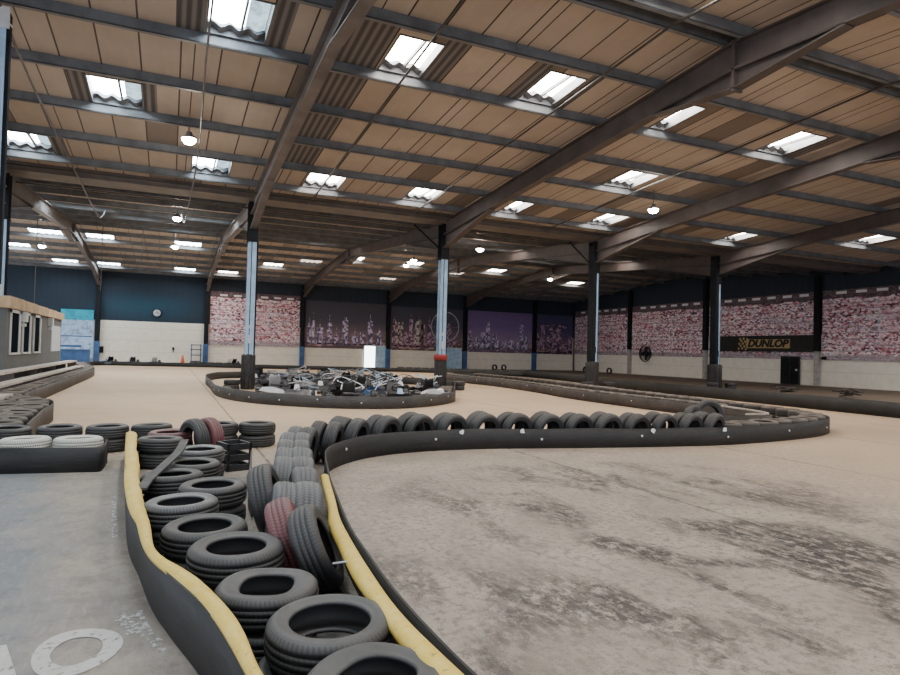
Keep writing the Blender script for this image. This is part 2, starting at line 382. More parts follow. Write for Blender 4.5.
def dup(src, loc, rz, label, group=None, tree=None):
    r = src.copy(); C.objects.link(r); r.location = loc; r.rotation_euler = (0, 0, rz); r['label'] = label
    if group: r['group'] = group
    for ch, gs in tree:
        c = ch.copy(); C.objects.link(c); c.parent = r
        for g in gs:
            d = g.copy(); C.objects.link(d); d.parent = c
    return r
def B(): return bmesh.new()
def catmull(pts, step=.15, closed=False):
    pts = [Vector(p) for p in pts]; n = len(pts); out = []
    segs = n if closed else n-1
    for i in range(segs):
        if closed: p0, p1, p2, p3 = pts[i-1], pts[i], pts[(i+1) % n], pts[(i+2) % n]
        else:
            p1, p2 = pts[i], pts[i+1]; p0 = pts[i-1] if i else p1*2-p2; p3 = pts[i+2] if i+2 < n else p2*2-p1
        k = max(2, int((p2-p1).length/step))
        for j in range(k):
            t = j/k
            out.append(.5*((2*p1)+(p2-p0)*t+(2*p0-5*p1+4*p2-p3)*t*t+(3*p1-p0-3*p2+p3)*t**3))
    if not closed: out.append(pts[-1])
    return out
def resample(path, d, closed=False, start=0.):
    """points at spacing d with unit tangent"""
    out = []; P = path+[path[0]] if closed else path; acc = -start
    nxt = 0.
    pos = 0.
    for a, b in zip(P, P[1:]):
        L = (b-a).length
        while pos+L >= nxt+start and L > 0:
            t = (nxt+start-pos)/L
            out.append((a.lerp(b, t), (b-a).normalized())); nxt += d
        pos += L
    return out
def ribbon(bm, path, h0, h1, thick=.014, closed=False, wave=0., lean=0.):
    """vertical rubber belt following a floor path"""
    n = len(path); L = []; R = []
    s = 0
    for i, p in enumerate(path):
        a = path[i-1] if (i or closed) else path[i]; b = path[(i+1) % n] if (i < n-1 or closed) else path[i]
        if i: s += (p-path[i-1]).length
        t = (b-a); t.z = 0; t.normalize(); nr = Vector((t.y, -t.x, 0))
        off = nr*(wave*math.sin(s*2.1+.5)+wave*.6*math.sin(s*5.3)); hz = h1+.006*math.sin(s*3.1)
        row = []
        for sd in (-.5, .5):
            for z, o in ((h0, 0), (h0+(hz-h0)*.5, .5), (hz, 1)):
                row.append(bm.verts.new(Vector((p.x, p.y, z))+nr*sd*thick+off*o+nr*lean*o))
        L.append(row)
    m_ = n if closed else n-1
    for i in range(m_):
        a, b = L[i], L[(i+1) % n]
        for k in (0, 1):
            bm.faces.new((a[k], a[k+1], b[k+1], b[k])).smooth = True
            bm.faces.new((a[3+k], b[3+k], b[4+k], a[4+k])).smooth = True
        bm.faces.new((a[2], a[5], b[5], b[2])); bm.faces.new((a[0], b[0], b[3], a[3]))
    if not closed:
        for r in (L[0], L[-1]):
            bm.faces.new((r[0], r[1], r[4], r[3])); bm.faces.new((r[1], r[2], r[5], r[4]))

# ------------------------------------------------------------------ tyre meshes
def tyre_bm(R=.29, W=.19, ri=.178, n=56, dent=0., fine=True):
    bm = B(); h = W/2
    if fine:
        g = .005
        prof = [(R-.022, -h*.86), (R-.006, -h*.68), (R-.001, -h*.42), (R-g, -h*.40), (R-g, -h*.34), (R+.001, -h*.32), (R+.001, -h*.05), (R-g, -h*.03), (R-g, h*.03), (R+.001, h*.05),
                (R+.001, h*.32), (R-g, h*.34), (R-g, h*.40), (R-.001, h*.42), (R-.006, h*.68), (R-.022, h*.86)]
        k = len(prof)
        side = [(R-.036, h*.945), (R-.039, h*.955), (R-.056, h*1.0), (R-.060, h*.985), (R-.082, h*.95), (ri+.014, h*.86), (ri+.011, h*.875), (ri, h*.80), (ri-.002, h*.66), (ri+.018, h*.62), (ri+.05, h*.68), (R-.035, h*.60), (R-.018, h*.35)]
        full = prof+side+[(R-.016, 0)]+[(r, -z) for r, z in side[::-1]]
    else:
        side = [(R-.03, h*.96), (R-.06, h), (ri+.01, h*.86), (ri, h*.7), (ri+.03, h*.6), (R-.03, h*.5)]
        full = [(R-.008, -h*.78), (R, -h*.5), (R, h*.5), (R-.008, h*.78)]+side+[(r, -z) for r, z in side[::-1]]
    add_lathe(bm, full, n, closed=True, uv=True)
    if fine:   # uv.v of the tread must read < .34
        L = len(full); k = 16; uvl = bm.loops.layers.uv.verify()
        for f in bm.faces:
            for l in f.loops:
                v = l[uvl].uv.y*L
                l[uvl].uv.y = v/15*.34*.98 if v <= 15.01 else .36+(v-15)/(L-15)*.6
    if dent:
        for v in bm.verts:
            a = math.atan2(v.co.y, v.co.x); r = math.hypot(v.co.x, v.co.y)
            if r < R-.05:
                k = 1-dent*(1-(r-ri)/(R-.05-ri))*(.5+.5*math.cos(2*a+.6)); v.co.x *= k; v.co.y *= k
            v.co.z += .010*math.sin(3*a+1)*dent*4
    return bm
TY = {}
for nm, mat, kw in (('black', 'rubber', {}), ('worn', 'rubber_worn', {}), ('red', 'rubber_red', {}), ('white', 'rubber_white', {'W': .19}),
                    ('dented', 'rubber', {'dent': .16}), ('wide', 'rubber_worn', {'W': .225}), ('big', 'rubber', {'R': .305, 'ri': .195}),
                    ('far', 'rubber', {'fine': False, 'n': 24}), ('far_dusty', 'rubber_dusty', {'fine': False, 'n': 24})):
    TY[nm] = mesh('tyre_'+nm, tyre_bm(**kw), mat)
ntyre = 0
BULK = []
def tyre(kind, loc, label, group=None, axis=None, roll=None, s=1.):
    global ntyre
    if group == 'lower barrier tyres behind belts' or group == 'second line of tyres at the right' or label.startswith('lower ') and group:
        BULK.append((kind, Vector(loc), s)); return
    ntyre += 1
    o = bpy.data.objects.new('tyre', TY[kind]); C.objects.link(o)
    ax = Vector(axis).normalized() if axis is not None else Vector((random.uniform(-.03, .03), random.uniform(-.03, .03), 1)).normalized()
    q = ax.to_track_quat('Z', 'Y'); roll = random.uniform(0, 6.28) if roll is None else roll
    o.rotation_mode = 'QUATERNION'
    from mathutils import Quaternion
    o.rotation_quaternion = q @ Quaternion((0, 0, 1), roll)
    o.location = loc; o.scale = (s, s, s)
    return tag(o, label, 'tyre', group)

# ------------------------------------------------------------------ floor, walls
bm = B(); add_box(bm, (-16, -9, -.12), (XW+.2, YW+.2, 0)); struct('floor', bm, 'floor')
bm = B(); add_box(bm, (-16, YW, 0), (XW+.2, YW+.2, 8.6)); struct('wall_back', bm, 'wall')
bm = B(); add_box(bm, (XW, -9, 0), (XW+.2, YW, 8.9)); struct('wall_right', bm, 'wall')

# ------------------------------------------------------------------ roof: lining with openings, rooflights
# rooflight list: x0, x1, purlin row low Y, material, label
PUR = sorted([RIDGE1+s*2.3*k for k in range(1, 7) for s in (1, -1)]+[RIDGE2+s*2.3*k for k in range(1, 7) for s in (1, -1)]+[RIDGE1-.22, RIDGE1+.22, RIDGE2-.22, RIDGE2+.22, 24.75, 25.45, 55.9])
def row(r, k):      # k-th gap from ridge r (signed)
    s = 1 if k > 0 else -1; a = r+s*2.3*(abs(k)-1)+(s*.3 if abs(k) == 1 else 0); b = r+s*2.3*abs(k)
    return (min(a, b)+.10, max(a, b)-.10)
def rl(x0, x1, r, k, mat, label, frac=.72):
    y0, y1 = row(r, k)
    # opening hugs the purlin on the downhill side
    if k > 0: y0 = y1-(y1-y0)*frac
    else: y1 = y0+(y1-y0)*frac
    return (x0, x1, y0, y1, mat, label)
NR = 'rooflights over the near span'
LIGHTS = [
 rl(.50, 1.66, RIDGE1, 2, 'sky_cool', 'nearest bright rooflight at the top left, with a wavy sheet edge below it'),
 rl(-2.02, -.86, RIDGE1, 4, 'sky_cool', 'bright bluish rooflight in the left bay, second row of purlins down'),
 rl(-4.7, -3.5, RIDGE1, 6, 'sky_cool', 'bluish rooflight tight beside the left hand column top'),
 rl(.50, 1.68, RIDGE1, 6, 'sky_cool', 'bluish rooflight just left of the first full rafter, low in the near slope'),
 rl(4.26, 5.26, RIDGE1, 2, 'sky_warm', 'two-sheet rooflight right of the first rafter with broken edge'),
 rl(8.02, 9.0, RIDGE1, 2, 'sky_warm', 'white rooflight high in the centre bay with brown torn sheet edge'),
 rl(4.26, 5.5, RIDGE1, 6, 'sky_warm', 'small white rooflight low in the centre bay, beside the first rafter'),
 rl(8.15, 9.3, RIDGE1, 6, 'sky_warm', 'small white rooflight with three-wave edge low in the centre bay'),
 rl(12.35, 12.85, RIDGE1, 2, 'sky_warm', 'slim rooflight half hidden behind the ridge haunch'),
 rl(16.6, 17.7, RIDGE1, 2, 'sky_warm', 'long white rooflight high in the right hand bay'),
 rl(14.25, 15.45, RIDGE1, 4, 'sky_warm', 'white rooflight in the middle of the bay right of the ridge haunch'),
 rl(12.4, 13.2, RIDGE1, 6, 'sky_warm', 'dim sliver of rooflight just right of the second rafter'),
 rl(16.85, 18.0, RIDGE1, 6, 'sky_warm', 'small white rooflight low in the bay above the third column'),
 rl(24.8, 25.8, RIDGE1, 6, 'sky_warm', 'small bright rooflight left of the fourth rafter'),
 rl(27.9, 28.9, RIDGE1, 6, 'sky_warm', 'small bright rooflight just under the fourth rafter'),
 rl(31.2, 32.6, RIDGE1, 5, 'sky_warm', 'pale rooflight at the far right edge of the roof'),
]
for i, (x0, x1, r, k, mt) in enumerate([
 (-5.0, -2.9, RIDGE2, -4, 'sky_cool'), (-2.5, -.9, RIDGE2, -3, 'sky_cool'), (-.1, 2.3, RIDGE2, -4, 'sky_cool'), (-9.8, -8.2, RIDGE2, -3, 'sky_cool'),
 (-.2, 1.2, RIDGE2, -1, 'sky_cool'), (-7.9, -6.2, RIDGE2, 2, 'sky_cool'), (-4.9, -3.4, RIDGE2, 2, 'sky_cool'), (.1, 1.7, RIDGE2, 2, 'sky_cool'), (-10.2, -8.6, RIDGE2, 4, 'sky_cool'),
 (-8.0, -6.4, RIDGE2, 6, 'sky_cool'), (-5.1, -3.6, RIDGE2, 6, 'sky_cool'), (.2, 1.7, RIDGE2, 6, 'sky_cool'), (3.4, 4.9, RIDGE2, 6, 'sky_warm'), (6.3, 7.7, RIDGE2, 4, 'sky_warm'),
 (11.3, 12.7, RIDGE2, 2, 'sky_warm'), (16.0, 17.3, RIDGE2, 2, 'sky_warm'), (17.6, 19.2, RIDGE2, -4, 'sky_warm'), (23.0, 24.4, RIDGE2, -2, 'sky_warm'), (23.0, 24.4, RIDGE2, 2, 'sky_warm'),
 (25.2, 26.8, RIDGE2, -4, 'sky_warm'), (28.2, 29.7, RIDGE2, -4, 'sky_warm'), (32.2, 33.6, RIDGE2, 3, 'sky_warm'), (7.9, 9.3, RIDGE2, -1, 'sky_warm'), (8.6, 10.2, RIDGE2, 3, 'sky_dull'), (20.4, 21.8, RIDGE2, 3, 'sky_dull'),
 (5.6, 7.4, RIDGE2, -2, 'sky_dull'), (16.2, 17.6, RIDGE2, 5, 'sky_dull'), (11.5, 12.8, RIDGE2, -4, 'sky_dull')]):
    x, y0, y1 = (x0+x1)/2, *row(r, k)
    rowname = 'low near the back wall' if k > 4 else ('beyond the second ridge' if k > 0 else 'rising to the second ridge')
    side = 'over the left bays' if x < 2 else ('behind the first column bay' if x < 10.6 else ('over the bays behind the middle columns' if x < 20 else 'over the right hand bays'))
    tone = {'sky_cool': 'distant bluish rooflight', 'sky_warm': 'distant warm white rooflight', 'sky_dull': 'distant dull brown rooflight'}[mt]
    LIGHTS.append(rl(x0, x1, r, k, mt, f'{tone} {rowname} {side}'.replace('distant', 'far', 1).replace('rooflight on the slope', 'rooflight on slope'), .62))
# rooflights added behind the camera's view, over the near half of the hall, so the floor gets its daylight
for x in (-3, .9, 4.8, 8.6, 12.8, 17.0, 21.5, 26.0, 31.0):
    for k in ((-1, -4) if x < 12 else (-4, -2) if x > 18 else (-4,)): LIGHTS.append(rl(x-.55, x+.55, RIDGE1, k, 'sky_cool' if x < 3 else 'sky_warm', 'added unseen rooflight over the near half of the hall', .8)+('hidden',))
for x in (31., 35.):  # more unseen rooflights, added to brighten the right hand wall
    for k in (-1, 1, 2, 3): LIGHTS.append(rl(x-.6, x+.6, RIDGE1, k, 'sky_warm', 'added unseen rooflight over the near half of the hall', .8)+('hidden',))
bm = B(); XL = -16.0
ysplit = sorted(set([-9.0, RIDGE1, 25.15, RIDGE2, YW]+[v for L in LIGHTS for v in (L[2], L[3])]))
for a, b in zip(ysplit, ysplit[1:]):
    ym = (a+b)/2
    holes = sorted([(L[0], L[1]) for L in LIGHTS if L[2] <= ym <= L[3]])
    x = XL; spans = []
    for h0, h1 in holes:
        spans.append((x, h0)); x = h1
    spans.append((x, XW))
    ea = 1e-5 if a == 25.15 else 0
    za, zb = lin(a+ea), lin(b-1e-5)
    for s0, s1 in spans:
        v = [bm.verts.new(q) for q in ((s0, a, za), (s1, a, za), (s1, b, zb), (s0, b, zb))]
        bm.faces.new(v)
struct('ceiling', bm, 'ceiling')
# outer roof skin closes the void above the lining
bm = B()
for a, b in ((-9, RIDGE1), (RIDGE1, 25.15), (25.1501, RIDGE2), (RIDGE2, YW)):
    za, zb = lin(a)+.34, lin(b)+.34
    bm.faces.new([bm.verts.new(q) for q in ((XL, a, za), (XW, a, za), (XW, b, zb), (XL, b, zb))])
o = struct('trim_1', bm, 'steel_dark')
for L in LIGHTS:
    x0, x1, y0, y1, mt, lab = L[:6]
    gp = 'added unseen rooflights over the near half of the hall' if len(L) > 6 else ('distant rooflights' if lab.startswith('far ') else NR)
    t = thing('rooflight', lab, 'rooflight', ((x0+x1)/2, (y0+y1)/2, lin((y0+y1)/2)), 0, gp)
    cx, cyy, cz = t.location
    sl = (lin(y1)-lin(y0))/(y1-y0)
    hx, hy = (x1-x0)/2, (y1-y0)/2; down = 1 if sl < 0 else -1
    bm = B()   # upstand: four boards
    def zz(y): return sl*y
    for lo, hi in (((-hx-.04, -hy), (-hx, hy)), ((hx, -hy), (hx+.04, hy)), ((-hx-.04, -hy-.04), (hx+.04, -hy)), ((-hx-.04, hy), (hx+.04, hy+.04))):
        c0 = [(lo[0], lo[1]), (hi[0], lo[1]), (hi[0], hi[1]), (lo[0], hi[1])]
        va = [bm.verts.new((x, y, zz(y)-.02)) for x, y in c0]; vb = [bm.verts.new((x, y, zz(y)+.26)) for x, y in c0]
        bm.faces.new(va); bm.faces.new(vb)
        for i in range(4): bm.faces.new((va[i], va[(i+1) % 4], vb[(i+1) % 4], vb[i]))
    obj('upstand', bm, 'purlin', t)
    bm = B(); n = 40; rows_ = []
    for y in (-hy, -hy*.3, hy*.3, hy):
        rows_.append([bm.verts.new((-hx+2*hx*i/n, y, zz(y)+.25+.03*math.sin(2*PI*i/n*(2*hx)/.36))) for i in range(n+1)])
    for a, b in zip(rows_, rows_[1:]):
        for i in range(n): bm.faces.new((a[i], a[i+1], b[i+1], b[i])).smooth = True
    if lab.startswith('far '):
        for v in bm.verts: v.co.z -= .22
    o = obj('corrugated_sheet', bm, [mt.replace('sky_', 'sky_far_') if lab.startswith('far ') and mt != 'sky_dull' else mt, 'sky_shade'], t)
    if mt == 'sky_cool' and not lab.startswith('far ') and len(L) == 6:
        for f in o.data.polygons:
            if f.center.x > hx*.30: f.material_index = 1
    if len(L) == 6:
        # torn wavy lip of opaque sheet at the downhill edge, and a middle glazing bar
        bm = B(); ye = hy*down; rows_ = []
        for y in (ye, ye-down*.20):
            rows_.append([bm.verts.new((-hx+2*hx*i/n, y, zz(y)+.07+.045*math.sin(2*PI*i/n*(2*hx)/.36)+(.0 if y == ye else .02))) for i in range(n+1)])
        for i in range(n): bm.faces.new((rows_[0][i], rows_[0][i+1], rows_[1][i+1], rows_[1][i]))
        obj('sheet_edge', bm, 'purlin', t)
        if x1-x0 > .95:
            bm = B(); add_box(bm, (hx*.12, -hy, .04), (hx*.12+.05, hy, .12)); obj('glazing_bar', bm, 'purlin', t)

# ------------------------------------------------------------------ purlins
tn = 2
for y in PUR:
    if y < -3.5: continue
    zt = lin(y)
    if y in (24.75, 25.45): continue
    bm = B(); s = -1 if (y < RIDGE1 or 25.15 < y < RIDGE2) else 1
    add_box(bm, (XL, y-.03, zt-.235), (XW, y+.03, zt-.004))
    add_box(bm, (XL, y-.03, zt-.24), (XW, y+.075, zt-.215))
    struct(f'trim_{tn}', bm, 'purlin'); tn += 1
# valley gutter
bm = B(); add_box(bm, (XL, 24.55, lin(25)-.24), (XW, 24.62, lin(25)+.1)); add_box(bm, (XL, 25.6, lin(25)-.24), (XW, 25.67, lin(25)+.1)); add_box(bm, (XL, 24.55, lin(25)-.27), (XW, 25.67, lin(25)-.235))
struct(f'trim_{tn}', bm, 'steel_dark'); tn += 1

# ------------------------------------------------------------------ frames: rafters and columns
def isect(bm, x, ys, tops, bots, w=.11):
    """I section lying in the plane X=x with given top / bottom lines"""
    for (ya, yb, ta, tb, ba, bb) in zip(ys, ys[1:], tops, tops[1:], bots, bots[1:]):
        for (hw, a0, a1, b0, b1) in ((w, ta-.03, ta, tb-.03, tb), (w, ba, ba+.03, bb, bb+.03), (.012, ba+.03, ta-.03, bb+.03, tb-.03)):
            v = [bm.verts.new(q) for q in ((x-hw, ya, a0), (x+hw, ya, a0), (x+hw, ya, a1), (x-hw, ya, a1), (x-hw, yb, b0), (x+hw, yb, b0), (x+hw, yb, b1), (x-hw, yb, b1))]
            for f in ((0, 1, 2, 3), (4, 7, 6, 5), (0, 4, 5, 1), (1, 5, 6, 2), (2, 6, 7, 3), (3, 7, 4, 0)): bm.faces.new([v[i] for i in f])
ordn = {-1: 'leftmost', 0: 'first', 1: 'second', 2: 'third', 3: 'fourth', 4: 'fifth'}
def rtop(Y): return lin(Y)-.245
def make_rafter(k, y0, yr, y1, nm):
    x = frame(k); t = thing('steel_rafter', nm, 'rafter', (x, yr, rtop(yr)-.6), 0, 'portal frame rafters')
    def T(y): return min(rtop(y), rtop(25.0)) if abs(y-25) < .3 else rtop(y)
    org = Vector(t.location)
    def build(name, ys, tops, bots, w=.11, mat='steel_dark' if k < 1 else 'steel_brown'):
        bm = B(); isect(bm, x, ys, tops, bots, w)
        for v in bm.verts: v.co -= org
        return obj(name, bm, mat, t)
    ys = [y0, yr-.001, yr+.001, y1]
    build('beam', ys, [T(y) for y in ys], [T(y)-.58 for y in ys], .13)
    build('ridge_haunch', [yr-2.4, yr, yr+2.4], [T(yr-2.4)-.56, T(yr)-.58, T(yr+2.4)-.56], [T(yr-2.4)-.61, T(yr)-1.0, T(yr+2.4)-.61], .13)
    bm = B(); add_box(bm, (x-.13, yr-.035, T(yr)-1.05), (x+.13, yr+.035, T(yr)+.02))
    for v in bm.verts: v.co -= org
    obj('splice_plate', bm, 'steel_dark' if k < 1 else 'steel_brown', t)
    for ye, s in ((y0, 1), (y1, -1)):
        yy = sorted([ye, ye+s*4.2])
        tops = [T(y)-.57 for y in yy]; bots = [T(y)-(1.15 if y == ye else .62) for y in yy]
        build('eaves_haunch', yy, tops, bots, .13)
        if abs(x-frame(0)) > 100: pass
    return t
for k in range(-1, 4):
    if k >= 0 or True:
        make_rafter(k, -5.9, RIDGE1, 24.75, f'{ordn[k]} dark steel rafter of the near span, counted from the left')
    make_rafter(k, 25.25, RIDGE2, 56.2, f'{ordn[k]} dark steel rafter of the far span, counted from the left')
def column(k):
    x = frame(k)
    lab = {-1: 'pale blue steel column at the extreme left edge, behind the grey cabin', 0: 'pale blue steel column at the left end of the kart island', 1: 'pale blue steel column at the right end of the kart island, with a red band',
           2: 'steel column right of centre wrapped in black rubber beside the long barrier', 3: 'steel column in front of the black banner wall', 4: 'dark steel column at the far right'}[k]
    t = thing('steel_column', lab, 'column', (x, YR, 0))
    bm = B(); add_box(bm, (-.15, -.17, 0), (.15, -.145, 5.62)); add_box(bm, (-.15, .145, 0), (.15, .17, 5.62)); add_box(bm, (-.15, -.19, 1.3), (-.11, -.17, 5.62)); add_box(bm, (.11, -.19, 1.3), (.14, -.17, 5.62))
    obj('shaft', bm, 'pale_blue', t)
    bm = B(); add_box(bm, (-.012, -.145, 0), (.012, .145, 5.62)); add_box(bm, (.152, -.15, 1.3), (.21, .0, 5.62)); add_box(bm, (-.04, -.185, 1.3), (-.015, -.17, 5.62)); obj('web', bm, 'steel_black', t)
    bm = B(); add_box(bm, (-.18, -.21, 5.62), (.18, -.17, 7.1)); add_box(bm, (-.18, .17, 5.62), (.18, .21, 7.1)); add_box(bm, (-.02, -.17, 5.62), (.02, .17, 7.1)); add_box(bm, (-.2, -.23, 5.58), (.2, .23, 5.63)); obj('head', bm, 'steel_black', t)
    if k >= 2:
        bm = B(); add_box(bm, (-.165, -.20, 1.3), (.03, -.17, 6.9)); add_box(bm, (-.175, -.19, 1.3), (-.15, .19, 6.9)); obj('side_shade_plate', bm, 'steel_black', t)  # dark plates stand in for shade on the column's left side
    WK = {2: 1.28, 3: 1.45}.get(k, 1.)
    if k >= 0:
        bm = B(); prof = [(.29, 0), (.30, .3), (.295, .6), (.30, .9), (.29, 1.28), (.24, 1.33), (.2, 1.33)]
        add_lathe(bm, [(r*.84*WK, z) for r, z in prof], 10)
        for q in range(10):
            a = 2*PI*(q+.5)/10; add_tube(bm, [(.247*WK*math.cos(a), .247*WK*math.sin(a), .02), (.247*WK*math.cos(a), .247*WK*math.sin(a), 1.29)], .018, 5)
        obj('rubber_wrap', bm, 'sheath', t)
        bm = B(); add_box(bm, (-.06, -.21, 1.75), (.06, -.19, 2.05)); add_box(bm, (-.05, -.21, 2.3), (.03, -.19, 2.42)); obj('notice', bm, 'paper' if k < 2 else 'steel_black', t)
    if k == 1:
        bm = B(); add_lathe(bm, [(.22, 1.25), (.29, 1.25), (.30, 1.45), (.24, 1.5)], 12); obj('red_band', bm, 'red_paint', t)
    return t
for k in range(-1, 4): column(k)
# wall posts
for k in range(-1, 5):
    x = frame(k); t = thing('wall_post', f'{ordn[k]} post of the back wall counted from the left, dark with a blue foot', 'post', (x, YW-.22, 0))
    bm = B(); add_box(bm, (-.17, -.16, 1.75), (.17, .18, lin(YW)-.3)); obj('shaft', bm, 'steel_black', t)
    bm = B(); add_box(bm, (-.19, -.18, 0), (.19, .18, 1.75)); obj('foot', bm, 'mid_blue', t)
for y, nm in ((47.2, 'slim pale-footed post between the corner mural and the crowd mural with the fan'), (38.07, 'dark post left of the black banner on the right hand wall'), (28.48, 'dark post right of the black banner on the right hand wall'), (19., 'dark post nearest the camera on the right hand wall')):
    t = thing('wall_post', nm, 'post', (XW-.2, y, 0))
    bm = B(); add_box(bm, (-.16, -.16, 2.3), (.18, .16, lin(y)-.3)); obj('shaft', bm, 'steel_black', t)
    bm = B(); add_box(bm, (-.14, -.12, 0), (.18, .12, 2.3)); obj('foot', bm, 'post_foot', t)
t = tag(obj('corner_pipe', (lambda b: (add_tube(b, [(XW-.12, YW-.12, 0), (XW-.12, YW-.12, 5.4)], .07, 8), b)[1])(B()), 'steel_dark'), 'dark pipe standing in the far corner between the two mural walls', 'pipe')

# ------------------------------------------------------------------ murals
def mural_right(y0, y1, lab):
    t = thing('crowd_mural', lab, 'mural', (XW-.06, (y0+y1)/2, 1.75)); hy = (y1-y0)/2
    bm = B(); add_box(bm, (-.03, -hy, 0), (.03, hy, 4.55)); obj('panel', bm, 'crowd', t)
    y = -hy+.5
    while y < hy-.6:
        bm = B(); add_box(bm, (-.045, y, 4.27), (-.03, y+.68, 4.45)); obj('printed_floodlight', bm, 'print_white', t); y += 1.28
    return t
mural_right(47.45, 56.1, 'crowd mural panel on the right wall nearest the corner')
mural_right(38.3, 47.0, 'crowd mural panel behind the wall fan')
mural_right(28.7, 37.8, 'crowd mural panel behind the black banner')
mural_right(12., 28.2, 'crowd mural panel at the right edge beyond the banner')
t = thing('crowd_mural', 'crowd mural panel on the back wall behind the first column', 'mural', ((frame(0)+frame(1))/2, YW-.06, 1.7))
bm = B(); add_box(bm, (-3.7, -.03, 0), (3.7, .03, 4.5)); obj('panel', bm, 'crowd', t)
for i in range(6):
    bm = B(); add_box(bm, (-2.6+i*1.1-.35, -.045, 4.12), (-2.6+i*1.1+.25, -.03, 4.28)); obj('printed_floodlight', bm, 'print_white', t)
# city murals : sky panel + printed skyline pieces
def city(x0, x1, sky, tower, lab, z1=4.05, n=14, seed=1, extra=None):
    rnd = random.Random(seed); t = thing('city_mural', lab, 'mural', ((x0+x1)/2, YW-.06, 1.7)); hx = (x1-x0)/2
    bm = B(); add_box(bm, (-hx, -.03, 0), (hx, .03, z1)); obj('panel', bm, sky, t)
    bm = B(); x = -hx+.2; add_box(bm, (-hx+.1, -.042, .33), (hx-.1, -.03, .45))
    while x < hx-.5:
        w = rnd.uniform(.25, .62); h = rnd.uniform(1.0, 2.7)*(1.15 if rnd.random() > .75 else 1)*(1.12 if sky == 'city_purple' else 1)
        add_box(bm, (x, -.042, .35), (x+w, -.03, h)); 
        if rnd.random() > .5: add_box(bm, (x+w*.25, -.042, h), (x+w*.75, -.03, h+.25))
        if rnd.random() > .6: add_box(bm, (x+w*.45, -.042, h), (x+w*.52, -.03, h+.7))
        x += w+rnd.uniform(.02, .4)
    obj('printed_skyline', bm, tower, t)
    if extra: extra(t, hx)
    return t
def wheel(t, hx):
    bm = B(); cx, cz, R = 24.45-((frame(2)+frame(3))/2)-.05, 2.35, 1.45
    add_tube(bm, [(cx+R*math.cos(a), -.05, cz+R*math.sin(a)) for a in [2*PI*i/40 for i in range(40)]], .05, 6, closed=True)
    for i in range(10):
        a = 2*PI*i/10; add_tube(bm, [(cx, -.045, cz), (cx+R*math.cos(a), -.045, cz+R*math.sin(a))], .008, 4)
    obj('printed_wheel', bm, 'print_pale', t)
    bm = B(); add_box(bm, (-hx+.5, -.045, .6), (-hx+1.3, -.03, 2.6)); add_lathe(bm, [(.001, 3.2), (.1, 3.1), (.45, 2.4), (.5, .6)], 4, Matrix.Translation((-hx+2.9, -.045, 0)) @ Matrix.Scale(.02, 4, (0, 1, 0)))
    obj('printed_towers', bm, 'tower_warm', t)
def arches(t, hx):
    bm = B()
    for i in range(3): add_box(bm, (-1.6+i*.95, -.045, .8), (-1.15+i*.95, -.03, 2.75))
    add_tube(bm, [(-1.9, -.04, 2.75), (-1.3, -.04, 2.98), (0, -.04, 3.05), (1.1, -.04, 2.9), (1.5, -.04, 2.75)], .11, 5)
    obj('printed_towers', bm, 'tower_pink', t)
city(frame(1)+.25, frame(2)-.2, 'city_dark', 'tower_violet', 'dim dusk city mural on the back wall left of the glowing doorway', seed=3, z1=4.2)
city(frame(2)+.2, frame(3)-.2, 'city_dark', 'tower_pink', 'dusk city mural with a big observation wheel behind the second column', seed=5, extra=wheel, z1=4.1)
city(frame(3)+.2, frame(4)-.2, 'city_purple', 'tower_violet', 'brightest violet city skyline mural on the back wall', seed=9, z1=4.1)
city(frame(4)+.2, XW-.3, 'city_navy', 'tower_pink', 'navy city mural in the far right corner of the back wall', seed=12, extra=arches, z1=4.1)

# ------------------------------------------------------------------ banner with lettering
t = thing('banner', 'long black banner with gold lettering on the crowd mural wall', 'banner', (XW-.3, 32.45, 2.25))
bm = B(); add_box(bm, (-.02, -4.0, 0), (.02, 4.0, 1.15)); obj('board', bm, 'banner', t)
bm = B(); add_box(bm, (-.03, -2.05, .24), (-.02, 1.55, .88)); obj('lettering_panel', bm, 'gold', t)
def text(s, size, name, parent, loc, mat, shear=.25, off=.02, sx=1.):
    cu = bpy.data.curves.new(name, 'FONT'); cu.body = s; cu.size = size; cu.shear = shear; cu.offset = off; cu.extrude = .006; cu.align_x = 'CENTER'; cu.align_y = 'CENTER'
    tmp = bpy.data.objects.new('tmp', cu); C.objects.link(tmp)
    dg = bpy.context.evaluated_depsgraph_get(); me = bpy.data.meshes.new_from_object(tmp.evaluated_get(dg)); bpy.data.objects.remove(tmp)
    me.materials.clear(); me.materials.append(M[mat])
    R3 = Matrix(((0, 0, -1, 0), (-1, 0, 0, 0), (0, 1, 0, 0), (0, 0, 0, 1))) @ Matrix.Scale(sx, 4, (1, 0, 0))
    me.transform(R3)
    o = bpy.data.objects.new(name, me); C.objects.link(o); o.parent = parent; o.location = loc; return o
text('DUNLOP', .70, 'lettering', t, (-.045, -.22, .56), 'banner', off=.035, sx=1.16)
bm = B()   # chequered flag emblem left of the lettering
for i in range(5):
    for j in range(5):
        if (i+j) % 2 == 0:
            y = 2.3-i*.16-j*.03; z = .12+j*.18+.03*math.sin(i*1.2); add_box(bm, (-.05, y-.15, z), (-.03, y, z+.16))
obj('emblem', bm, 'gold', t)

